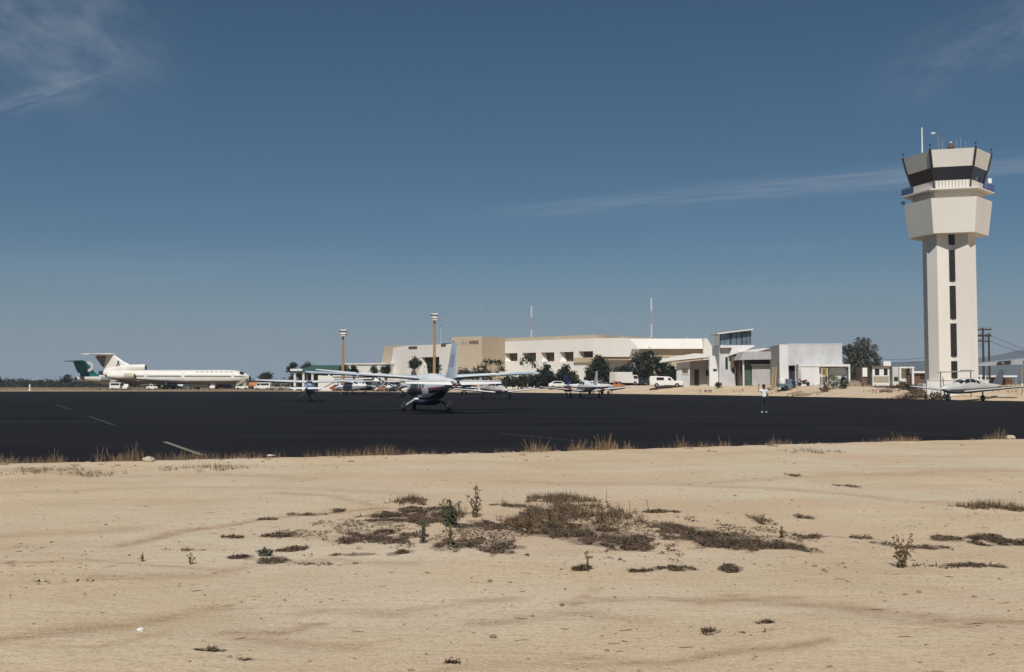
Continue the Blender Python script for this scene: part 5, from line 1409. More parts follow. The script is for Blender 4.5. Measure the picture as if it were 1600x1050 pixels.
# --- jet airliners
def airliner(label, L, r, body, stripe, finm, rudder, logo, Z0, tri=True, belly='ac_belly'):
    t = thing('jet_airliner', label, 'airliner', group='jet airliners on the far apron')
    h = L / 2
    f = Fus([(h, Z0 - .35, .1, .1), (h - .5, Z0 - .3, .62, .62), (h - 1.6, Z0 - .18, 1.2, 1.2), (h - 3.4, Z0 - .02, r * .87, r * .9), (h - 5.6, Z0, r, r * 1.05), (-h * .42, Z0, r, r * 1.05), (-h * .62, Z0 + .25, r * .86, r * .92), (-h * .80, Z0 + .65, r * .58, r * .66), (-h * .90, Z0 + 1.0, r * .32, r * .42), (-h * .955, Z0 + 1.25, .18, .25)])
    f.mesh(b := MB(), 28, .7); b.build('fuselage', M[body], t, smooth=True)
    b = MB(); f.stripe(b, -h * .55, h - 1.4, (Z0 + .08, Z0 - .02), (Z0 + .42, Z0 + .34), .015, 40); b.build('window_band', M[stripe], t, smooth=True)
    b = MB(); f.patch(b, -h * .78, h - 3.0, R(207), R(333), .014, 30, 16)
    b.build('belly', M[belly], t, smooth=True)  # in dark grey, this paints in the shade under the fuselage
    b = MB(); f.patch(b, h - 3.0, h - 1.9, R(28), R(152), .02, 4, 16); b.build('cockpit_window', M['dark_pane'], t, smooth=True)
    b = MB(); f.patch(b, h - .55, h - .02, 0, 2 * pi, .01, 3, 24); b.build('radome', M['metal_dark'], t, smooth=True)
    for y in (h - 5.2, h * .12, -h * .36):
        for lo, hi in ((-8, 48),):
            b = MB(); f.patch(b, y, y + .9, R(lo), R(hi), .018, 3, 8); b.build('door', M['roof_white'], t, smooth=True)
    # wings, swept, with dihedral
    zw = Z0 - r * .72
    s = L * .352
    for sd in (-1, 1):
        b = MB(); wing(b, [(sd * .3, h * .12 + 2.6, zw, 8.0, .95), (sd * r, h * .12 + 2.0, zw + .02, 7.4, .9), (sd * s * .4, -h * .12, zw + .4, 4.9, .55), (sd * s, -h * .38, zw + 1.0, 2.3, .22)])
        b.build('wing', M['ac_belly'], t, smooth=True)  # dark colour stands in for the shade beneath the wings
    # tail
    zt = Z0 + r
    top = Z0 + 6.35 if tri else Z0 + 5.6
    b = MB()
    if tri:
        wing(b, [(0, -8.2, zt - .9, 12.0, .5), (0, -9.0, zt - .2, 11.2, .5), (0, -12.4, zt + 1.55, 7.2, .55), (0, -14.4, zt + 2.6, 5.0, .5), (0, -17.0, top - .1, 2.2, .4), (0, -17.3, top + .1, 1.8, .3)], 'x')
    else:
        wing(b, [(0, -h * .60, zt - .7, 6.0, .4), (0, -h * .70, zt + .3, 4.9, .4), (0, -h * .92, top, 3.1, .3)], 'x')
    fn = b.build('fin', M[finm], t, smooth=True)
    b = MB()
    if tri: wing(b, [(0, -19.7, zt + .9, .5, .3), (0, -19.2, top - .3, 3.4, .24)], 'x')
    else: wing(b, [(0, -h * .72 - 4.2, zt + .4, 1.0, .3), (0, -h * .93 - 2.7, top - .2, .9, .24)], 'x')
    b.build('rudder', M[rudder], fn)
    for sd in (-1, 1):
        b = MB(); wing(b, [(0, -16.7, top + .05, 5.0, .6), (sd * 5.2, -21.6, top + .0, 2.9, .32)] if tri else [(0, -h * .925 - .2, top + .05, 4.0, .5), (sd * 4.6, -h * .925 - 3.0, top + .02, 1.9, .28)]); b.build('tailplane', M[finm], t, smooth=True)
    # emblem on both sides of the fin
    for sd in (-1, 1):
        b = MB(); x = sd * .31
        if logo == 'peak':
            cy, cz = -15.7, zt + 1.45; q_ = .72
            b.ball((x, cy, cz + 1.35 * q_), .05, .42 * q_, .42 * q_, 10, 6)
            b.add([(x, cy + q_ * u, cz + q_ * v) for u, v in ((-1.0, -.9), (-.45, -.9), (-.12, .45), (.12, .45), (.45, -.9), (1.0, -.9), (.3, .9), (-.3, .9))], [(0, 1, 2, 7), (7, 2, 3, 6), (3, 4, 5, 6)])
            b.build('emblem', M['black_mark'], fn)
        else:
            cy, cz = -h * .86, zt + 2.35
            P = [(cy + 1.35 * math.cos(a), cz + 1.55 * math.sin(a)) for a in [R(-110 + 220 * i / 12) for i in range(13)]]
            Q = [(cy + .55 * math.cos(a), cz + .75 * math.sin(a)) for a in [R(110 - 220 * i / 12) for i in range(13)]]
            b.add([(x, p[0], p[1]) for p in P + Q], [(i, i + 1, 24 - i, 25 - i) for i in range(12)])
            b.build('emblem', M['lamp_white'], fn)
    # side engines
    for sd in (-1, 1):
        q = Fus([(0, Z0 + .2, .66, .66), (-.5, Z0 + .2, .78, .78), (-2.5, Z0 + .22, .8, .8), (-5.2, Z0 + .3, .7, .7), (-7.6, Z0 + .4, .52, .52)])
        xo = sd * (r + 1.0); yo = -h * .46 if tri else -h * .5
        b = MB()
        k = 18
        ysn = [0, -.25, -.6, -1.5, -2.8]
        b.loft([[q.pt(y, 2 * pi * j / k) for j in range(k)] for y in ysn], False, False)
        b.v = [(v[0] + xo, v[1] + yo, v[2]) for v in b.v]; nc = b.build('nacelle', M['ac_tan' if tri else 'ac_grey'], t, smooth=True)
        b = MB(); b.loft([[q.pt(y, 2 * pi * j / k) for j in range(k)] for y in (-2.8, -3.8, -5, -6.2, -7.6)], False, False); b.v = [(v[0] + xo, v[1] + yo, v[2]) for v in b.v]; b.build('cowling', M[body], nc, smooth=True)
        b = MB(); b.lathe_y([(-.9, .64), (-.88, .1)], (xo, yo, Z0 + .2), 18); b.build('fan', M['metal_dark'], nc)
        b = MB(); b.lathe_y([(-8.1, .38), (-7.2, .48)], (xo, yo, Z0 + .4), 18); b.build('exhaust', M['metal_dark'], nc)
        b = MB(); b.box(min(sd * r * .8, xo - sd * .6), max(sd * r * .8, xo - sd * .6), yo - 5.5, yo - 1.5, Z0 + .16, Z0 + .42); b.build('pylon', M[body], nc)
    if tri:   # centre intake above the fuselage
        yo = -8.0
        q = Fus([(0, zt + .72, .88, .86), (-.4, zt + .74, 1.0, .98), (-2, zt + .72, 1.0, 1.0), (-4, zt + .6, .95, 1.05), (-7, zt + .1, .75, 1.3), (-11, zt - .9, .5, 1.4)])
        k = 20
        b = MB(); b.loft([[(lambda p: (p[0], p[1] + yo, p[2]))(q.pt(y, 2 * pi * j / k)) for j in range(k)] for y in (0, -.2, -.4, -1, -2, -3, -4, -5.5, -7, -9, -11)], False, True)
        it = b.build('centre_intake', M[body], t, smooth=True)
        b = MB(); b.lathe_y([(yo - 1.2, .8), (yo - 1.18, .1)], (0, 0, zt + .72), 18); b.build('fan', M['metal_dark'], it)
        b = MB(); b.lathe_y([(-h * .955 - .4, .5), (-h * .955 + .9, .7)], (0, 0, Z0 + 1.15), 16); b.build('tail_exhaust', M['metal_dark'], t)
    if not tri:
        b = MB(); f.patch(b, -h, -h * .66, 0, 2 * pi, .015, 8, 24); b.build('tail_cone', M[finm], t, smooth=True)
    # faint title marks on the forward fuselage
    b = MB()
    y = h * .30
    for i in range(8):
        f.patch(b, y, y + .85, R(30), R(52), .02, 2, 4); y += 1.35
    b.build('title_marks', M['faint_title'], t, smooth=True)
    # gear
    for sd in (-1, 1):
        b = MB(); b.tube([(sd * 2.9, -1.2, zw + .2), (sd * 2.9, -1.2, .6)], .17, 8); b.build('gear_leg', M['lamp_white'], t)
        wheel(t, sd * 2.55, -1.2, .58, .4); wheel(t, sd * 3.25, -1.2, .58, .4)
    b = MB(); b.tube([(0, h - 5, Z0 - r), (0, h - 5, .4)], .12, 8); b.build('nose_leg', M['lamp_white'], t)
    wheel(t, -.25, h - 5, .4, .26); wheel(t, .25, h - 5, .4, .26)
    return t
a = airliner('long white three-engine jet airliner with tall white fin, parked at left pointing right', 43.4, 1.88, 'ac_cream', 'ac_brown', 'ac_cream', 'ac_brown', 'peak', 3.5)
c = at(272, 600, 280); a.location = (c.x, c.y, 0); a.rotation_euler = (0, 0, R(-90))
a = airliner('jet airliner with a teal green tail and white emblem, mostly hidden behind the white jet', 29.0, 1.65, 'ac_cream', 'ac_green', 'ac_green', 'ac_green', 'head', 2.75, False, 'ac_cream')
a.location = (-118.6, 308, 0); a.rotation_euler = (0, 0, R(-44))
# ------------------------------------------------------------------ vehicles and ground equipment (local: +x front)
def vehicle(name, label, cat, px, Y, rz, L, W, prof, glass, body, wheels, r=.33, group=None, front_glass=None, z=None):
    """prof: side outline (x, z); glass: list of side window polygons; wheels: x positions"""
    p = at(px, 600, Y); zz = gz(p.x, p.y) if z is None else z
    t = thing(name, label, cat, (p.x, p.y, zz), R(rz), group)
    b = MB(); h = W / 2
    # slight tumblehome: upper points narrower
    zt = max(q[1] for q in prof); n = len(prof)
    def yy(q): return h - .12 * max(0, (q[1] - zt * .55)) / zt * 2
    vs = [(q[0], -yy(q), q[1]) for q in prof] + [(q[0], yy(q), q[1]) for q in prof]
    fs = [tuple(range(n)), tuple(range(2 * n - 1, n - 1, -1))] + [(j, n + j, n + (j + 1) % n, (j + 1) % n) for j in range(n)]
    b.add(vs, fs); o = b.build('body', M[body], t)
    mod = o.modifiers.new('bevel', 'BEVEL'); mod.width = .05; mod.segments = 2; mod.limit_method = 'ANGLE'
    for g_ in glass:
        for sd in (-1, 1):
            b = MB(); b.add([(q[0], sd * (yy(q) + .012), q[1]) for q in g_] + [(q[0], sd * (yy(q) - .03), q[1]) for q in g_],
                            [tuple(range(len(g_))), tuple(range(2 * len(g_) - 1, len(g_) - 1, -1))] + [(j, len(g_) + j, len(g_) + (j + 1) % len(g_), (j + 1) % len(g_)) for j in range(len(g_))])
            b.build('side_window', M['dark_pane'], t)
    if front_glass:
        (x0, z0), (x1, z1) = front_glass
        d = Vector((z1 - z0, 0, -(x1 - x0))).normalized() * .02
        if d.x < 0: d = -d
        b = MB(); b.add([(x0 + d.x, -h * .85, z0 + d.z), (x0 + d.x, h * .85, z0 + d.z), (x1 + d.x, h * .75, z1 + d.z), (x1 + d.x, -h * .75, z1 + d.z)], [(0, 1, 2, 3)]); b.build('windscreen', M['dark_pane'], t)
    for x in wheels:
        for sd in (-1, 1):
            b = MB(); y = sd * (h - .1)
            b.lathe_y([(-.11, r * .5), (-.11, r * .9), (0, r), (.11, r * .9), (.11, r * .5)], (x, y, r), 16); o = b.build('wheel', M['tyre'], t)
            b = MB(); b.lathe_y([(-.12, r * .15), (-.105, r * .5), (.105, r * .5), (.12, r * .15)], (x, y, r), 12); b.build('rim', M['steel'], o)
    return t
PICK = [(2.55, .38), (2.55, .98), (1.25, 1.08), (.72, 1.62), (.35, 1.72), (-2.45, 1.82), (-2.55, 1.7), (-2.55, .42)]
CARP = [(2.1, .3), (2.12, .72), (1.1, .9), (.45, 1.38), (-1.0, 1.42), (-1.8, .98), (-2.1, .92), (-2.12, .35)]
VANP = [(2.2, .35), (2.22, .95), (1.75, 1.15), (1.3, 1.85), (1.1, 1.95), (-2.2, 1.95), (-2.25, 1.85), (-2.25, .38)]
TRK = [(2.6, .4), (2.6, 1.2), (2.35, 1.95), (1.3, 1.98), (1.3, 2.5), (-2.6, 2.5), (-2.6, .55), (1.0, .5)]
t = vehicle('pickup_truck', 'white pickup with a covered rear and dark windows, parked before the dark trees', 'pickup', 1041, 172, -8, 5.1, 1.8, PICK,
        [[(.28, 1.15), (.85, 1.15), (.58, 1.52), (.3, 1.58)], [(-1.5, 1.18), (-.35, 1.18), (-.35, 1.6), (-1.5, 1.62)]], 'car_white', (1.65, -1.5), .38, front_glass=((1.2, 1.1), (.76, 1.58)))
b = MB(); b.box(-2.6, -2.56, -.7, .7, .75, 1.5); b.build('tailgate', M['ac_paleblue'], t)
b = MB(); b.box(2.5, 2.66, -.85, .85, .42, .6); b.build('bumper', M['steel'], t)
b = MB(); b.box(-.2, .1, -.4, .4, 1.76, 1.9); b.build('roof_light', M['rust'], t)
t.scale = (1.1, 1.1, 1.1)
def std(kind, name, label, cat, px, Y, rz, body, group=None, z=None):
    if kind == 'car': return vehicle(name, label, cat, px, Y, rz, 4.2, 1.7, CARP, [[(-1.4, .95), (.75, .95), (.38, 1.3), (-1.0, 1.34)]], body, (1.35, -1.3), .3, group, ((1.05, .93), (.5, 1.34)), z)
    if kind == 'van': return vehicle(name, label, cat, px, Y, rz, 4.4, 1.75, VANP, [[(.6, 1.2), (1.55, 1.2), (1.25, 1.75), (.6, 1.78)], [(-1.9, 1.25), (.4, 1.25), (.4, 1.75), (-1.9, 1.75)]], body, (1.45, -1.45), .32, group, ((1.72, 1.2), (1.34, 1.8)), z)
    if kind == 'truck': return vehicle(name, label, cat, px, Y, rz, 5.2, 2.0, TRK, [[(1.5, 1.3), (2.45, 1.3), (2.25, 1.8), (1.5, 1.82)]], body, (1.8, -1.6), .42, group, ((2.6, 1.25), (2.37, 1.9)), z)
    if kind == 'tug': return vehicle(name, label, cat, px, Y, rz, 2.8, 1.4, [(1.4, .3), (1.4, .85), (.3, .95), (.2, 1.5), (-.5, 1.55), (-.6, .9), (-1.4, .85), (-1.4, .3)], [[(-.42, 1.0), (.15, 1.0), (.1, 1.4), (-.4, 1.42)]], body, (.9, -.85), .3, group, ((.3, 1.0), (.21, 1.45)), z)
G1 = 'ground vehicles under the white airliner'
std('van', 'van', 'white van below the tail engines of the white airliner', 'van', 186, 268, 0, 'car_white', G1, 0)
std('tug', 'tow_tractor', 'small white tow tractor right of the van under the airliner tail', 'tow tractor', 198, 266, 90, 'car_white', G1, 0)
std('tug', 'tow_tractor', 'white tow tractor under the airliner belly, near its main wheels', 'tow tractor', 238, 266, 10, 'car_white', G1, 0)
std('car', 'parked_car', 'tan car under the middle of the white airliner', 'car', 264, 286, 0, 'car_tan', G1, 0)
std('car', 'parked_car', 'white car seen end-on under the middle of the white airliner', 'car', 284, 288, 90, 'car_white', G1, 0)
std('van', 'van', 'white van seen end-on under the front half of the white airliner', 'van', 305, 284, 90, 'car_white', G1, 0)
std('truck', 'box_truck', 'white box truck beside the end-on van under the white airliner', 'truck', 319, 283, 8, 'car_white', G1, 0)
std('tug', 'tow_tractor', 'pale tow tractor right of the box truck under the airliner', 'tow tractor', 333, 280, 95, 'car_white', G1, 0)
std('car', 'parked_car', 'rust red car under the forward fuselage of the white airliner', 'car', 345, 282, 170, 'car_red', G1, 0)
std('tug', 'tow_tractor', 'dark tow tractor just behind the nose wheel of the white airliner', 'tow tractor', 359, 281, 0, 'car_dark', G1, 0)
std('car', 'parked_car', 'dark car behind the main wheels of the white airliner', 'car', 251, 290, 0, 'car_dark', G1, 0)
std('car', 'parked_car', 'dark blue-grey car under the airliner between tan car and van', 'car', 296, 292, 20, 'car_blue', G1, 0)

def stair_truck():
    Y = 274; p = at(379, 600, Y)
    t = thing('stair_truck', 'pale olive passenger stair truck below the nose of the white airliner', 'stair truck', (p.x, p.y, 0), 0)
    b = MB(); b.prism([(-1.7, .35), (1.7, .35), (1.75, .9), (1.5, 1.0), (-1.7, .95)], -.9, .9); b.build('chassis', M['car_white'], t)
    b = MB(); b.prism([(-1.3, 1.0), (1.2, 2.5), (1.2, 3.0), (.7, 3.0), (-1.6, 1.5), (-1.6, 1.0)], -.8, .8); b.build('staircase', M['car_tan'], t)
    b = MB(); b.prism([(.2, .95), (1.2, .95), (1.2, 2.5), (.2, 1.9)], -.6, .6); b.build('support', M['car_tan'], t)
    for sd in (-.75, .75):
        b = MB(); b.tube([(-1.6, sd, 2.2), (.7, sd, 3.7), (1.2, sd, 3.7)], .04, 6)
        for x, z0 in ((-1.5, 1.5), (-.4, 2.2), (.7, 2.95), (1.15, 2.95)): b.tube([(x, sd, z0), (x, sd, z0 + .75)], .03, 5)
        b.build('handrail', M['steel'], t)
    for x in (-1.1, 1.1):
        for sd in (-.85, .85):
            b = MB(); b.lathe_y([(-.1, .2), (-.1, .3), (0, .34), (.1, .3), (.1, .2)], (x, sd, .34), 14); b.build('wheel', M['tyre'], t)
stair_truck()
def tanker():
    Y = 270; p = at(397.5, 600, Y)
    t = thing('fuel_trailer', 'rusty orange tank trailer just right of the white airliner nose', 'trailer', (p.x, p.y, 0), 0)
    b = MB(); b.lathe_x([(-1.5, .3), (-1.4, .7), (-1.1, .82), (1.1, .82), (1.4, .7), (1.5, .3)], (0, 0, 1.25), 18); b.build('tank', M['car_orange'], t, smooth=True)
    b = MB(); b.box(-1.6, 1.9, -.6, .6, .45, .6); b.build('chassis', M['dark_frame'], t)
    for x in (-.7, .7):
        for sd in (-.65, .65):
            b = MB(); b.lathe_y([(-.1, .2), (-.1, .33), (.1, .33), (.1, .2)], (x, sd, .34), 14); b.build('wheel', M['tyre'], t)
    b = MB(); b.lathe_z([(2.0, .25), (2.2, .25), (2.22, .05)], n=12); b.build('hatch', M['rust'], t)
tanker()
def cart(px, Y, m, label, rz=0):
    p = at(px, 600, Y)
    t = thing('baggage_cart', label, 'baggage cart', (p.x, p.y, max(0, gz(p.x, p.y))), R(rz), 'baggage carts on the far apron')
    b = MB(); b.box(-1.4, 1.4, -.75, .75, .42, .52); b.build('deck', M['steel'], t)
    b = MB(); b.box(-1.4, 1.4, -.75, .75, 1.55, 1.62)
    for x in (-1.36, 1.36):
        for y in (-.71, .71): b.tube([(x, y, .5), (x, y, 1.56)], .035, 6)
    b.build('canopy', M[m], t)
    b = MB(); b.box(-1.2, -.1, -.5, .5, .53, 1.05); b.box(.05, 1.1, -.55, .4, .53, .92); b.build('load', M['car_tan'], t)
    b = MB(); b.tube([(1.4, 0, .45), (2.2, 0, .3)], .04, 6); b.build('drawbar', M['dark_frame'], t)
    for x in (-1, 1):
        for sd in (-.6, .6):
            b = MB(); b.lathe_y([(-.07, .1), (-.07, .2), (.07, .2), (.07, .1)], (x, sd, .21), 12); b.build('wheel', M['tyre'], t)
std('van', 'van', 'white van right of the orange tank trailer', 'van', 411, 268, 175, 'car_white', None, 0)
cart(431, 262, 'car_tan', 'pale baggage cart left of the small blue plane, first of two')
cart(447, 262, 'car_white', 'white-topped baggage cart next to the pale cart')
std('car', 'parked_car', 'pinkish red car behind the wingtip gap left of the nearest plane', 'car', 530, 224, 10, 'car_red', 'vehicles behind the small planes')
std('tug', 'tow_tractor', 'white tow tractor beside the pinkish red car', 'tow tractor', 551, 224, 40, 'car_white', 'vehicles behind the small planes')
std('van', 'van', 'white van behind the left wing of the nearest plane', 'van', 601, 222, 20, 'car_white', 'vehicles behind the small planes')
std('car', 'parked_car', 'rust red car before the white van, under the left wing of the nearest plane', 'car', 606, 215, 0, 'car_red', 'vehicles behind the small planes')
cart(618, 213, 'rust', 'rusty baggage cart by the red car under the nearest plane wing', 60)
std('car', 'parked_car', 'white car with dark roof windows just right of the tail of the nearest plane', 'car', 735, 206, 5, 'car_white', 'vehicles behind the small planes')
std('car', 'parked_car', 'small pinkish white car left of the planes with blue and white fins', 'car', 874, 196, 0, 'car_white', 'vehicles behind the small planes')
std('truck', 'box_truck', 'small white box truck between the white-finned twin and the dark trees', 'truck', 975, 184, 30, 'car_white', 'vehicles behind the small planes')
std('car', 'parked_car', 'dark car between the small box truck and the white pickup', 'car', 996, 186, 10, 'car_dark', 'vehicles behind the small planes')
std('tug', 'tow_tractor', 'orange tow tractor left of the small white box truck', 'tow tractor', 964, 180, 0, 'car_orange', 'vehicles behind the small planes')

# things standing in front of the hangar
def drum(px, Y, m, label, h=1.0, r=.32):
    p = at(px, 600, Y); t = thing('oil_drum', label, 'drum', (p.x, p.y, gz(p.x, p.y)), 0, 'drums by the hangar')
    b = MB(); b.lathe_z([(0, r * .95), (.02, r), (h * .33, r), (h * .35, r * 1.05), (h * .37, r), (h * .64, r), (h * .66, r * 1.05), (h * .68, r), (h - .02, r), (h, r * .94)], n=18); b.build('drum_body', M[m], t)
    b = MB(); b.lathe_z([(h - .01, r * .9), (h + .015, r * .88)], n=16); b.build('lid', M['steel'], t)
drum(1236, 151, 'car_blue', 'blue grey drum before the dark hangar doorway')
drum(1240, 150, 'ac_navy', 'navy drum right beside the doorway drum')
def water_tank():
    Y = 149; p = at(1226, 600, Y); t = thing('water_trailer', 'dark trailer with a white plastic tank at the hangar corner', 'trailer', (p.x, p.y, gz(p.x, p.y)), 0)
    b = MB(); b.box(-1.0, 1.0, -.7, .7, .45, .95); b.build('bed', M['car_blue'], t)
    b = MB(); b.lathe_z([(.95, .42), (1.0, .5), (1.6, .5), (1.75, .35), (1.8, .15)], (-.35, 0, 0), 16); b.build('tank', M['lamp_white'], t, smooth=True)
    b = MB(); b.box(.2, .95, -.5, .5, .96, 1.7); b.build('box', M['car_blue'], t)
    for sd in (-.7, .7):
        b = MB(); b.lathe_y([(-.1, .2), (-.1, .36), (.1, .36), (.1, .2)], (0, sd, .36), 16); b.build('wheel', M['tyre'], t)
    b = MB(); b.tube([(1.0, 0, .5), (2.0, 0, .3)], .05, 6); b.build('drawbar', M['rust'], t)
water_tank()
def ladder_frame():
    Y = 156; p = at(1208, 604, Y); t = thing('yellow_ladder', 'leaning faded yellow ladder stand beside the hangar corner', 'ladder', (p.x, p.y, gz(p.x, p.y)), 0)
    k = Y / F
    for a, c in (((-3.5, 0), (2.5, 30)), ((1, 0), (7, 30))):
        b = MB(); b.tube([(a[0] * k, -.9, 0), (c[0] * k, .6, c[1] * k)], .09, 6); b.build('rail', M['yellow'], t)
    for i in range(9):
        u = (i + .5) / 9; b = MB(); b.tube([((-3.5 + 6 * u) * k, -.9 + 1.5 * u, 30 * k * u), ((1 + 6 * u) * k, -.9 + 1.5 * u, 30 * k * u)], .05, 5); b.build('rung', M['yellow'], t)
    b = MB(); b.tube([(7 * k, .7, 30 * k), (9 * k, 2.2, 0)], .08, 6); b.build('rear_leg', M['rust'], t)
ladder_frame()
def junk(px, Y, label, w_, h_, name='rubble_heap', cat='heap', m='rubble', n=16):
    p = at(px, 600, Y); z = gz(p.x, p.y)
    b = MB()
    for i in range(n):
        a = rnd.uniform(-1, 1); q = rnd.uniform(-.5, .5)
        r = rnd.uniform(.25, .6) * h_ * (1.15 - abs(a))
        b.ball((a * w_ / 2, q * w_ * .35, r * .35), r * 1.5, r * 1.2, r * .9, 9, 6, .25)
    tag(b.build(name, M[m], None, (p.x, p.y, z)), label, cat)
junk(1262, 139, 'long low heap of sandy rubble in front of the hangar', 6.2, .85)
junk(1247, 143, 'small sandy rubble pile below the dark hangar doorway', 2.8, .8)
junk(1206, 152, 'low brown dirt heap at the foot of the yellow ladder', 3.2, .5)
junk(1170, 155, 'flat brown dirt heap below the green door', 7.0, .35)
junk(1115, 160, 'flat brown dirt heap between pickup and tapered wall', 7.5, .38)
junk(1392, 130, 'brown dirt heap below the ticket booth', 6.5, .5)
junk(1420, 120, 'reddish dirt bank left of the silver plane wing', 5.5, .75, m='rubble')
junk(1335, 146, 'orange brown dirt pile between the hangar and the narrow hut', 2.2, 1.5, m='rubble')
def parked_moto():
    Y = 151; p = at(1256, 600, Y); t = thing('motorcycle', 'dark red motorcycle parked against the white hangar bay', 'motorcycle', (p.x, p.y, gz(p.x, p.y)), R(8))
    for x in (-.65, .65):
        b = MB(); b.lathe_y([(-.05, .2), (-.05, .3), (0, .33), (.05, .3), (.05, .2)], (x, 0, .33), 16); b.build('wheel', M['tyre'], t)
    b = MB(); b.loft([[(x, y * w_, z + q * h) for y, q in ((-1, -1), (1, -1), (1, 1), (-1, 1))] for x, w_, z, h in ((-.6, .08, .75, .08), (-.1, .14, .72, .16), (.3, .15, .8, .14), (.5, .06, .85, .1))]); b.build('tank_and_seat', M['ac_maroon'], t)
    b = MB(); b.box(-.2, .3, -.15, .15, .3, .62); b.build('engine', M['metal_dark'], t)
    b = MB(); b.tube([(.65, 0, .33), (.42, 0, .95)], .04, 6); b.tube([(.4, -.33, 1.0), (.4, .33, 1.0)], .025, 6); b.build('fork', M['steel'], t)
parked_moto()
def wall_picture():
    Y = 153.5; k = Y / F
    p = at(1284, 583, Y); t = thing('poster_board', 'brown and yellow board leaning under the hangar bay beam', 'board', (p.x, p.y - 1.5, gz(p.x, p.y)), 0)
    z = t.location.z; z0, z1 = at(1284, 587, Y).z - z, at(1284, 575.5, Y).z - z
    b = MB(); b.box(-.45, .4, -.03, .03, z0, z1); b.build('board', M['yellow'], t)
    b = MB(); b.box(-.3, .05, -.06, -.035, z0 + .2, z1 - .15); b.build('patch', M['brown_win'], t)
    b = MB(); b.box(-.5, -.42, -.05, .05, -.2, z1); b.box(.37, .45, -.05, .05, -.2, z1); b.build('post', M['whitewash2'], t)
wall_picture()

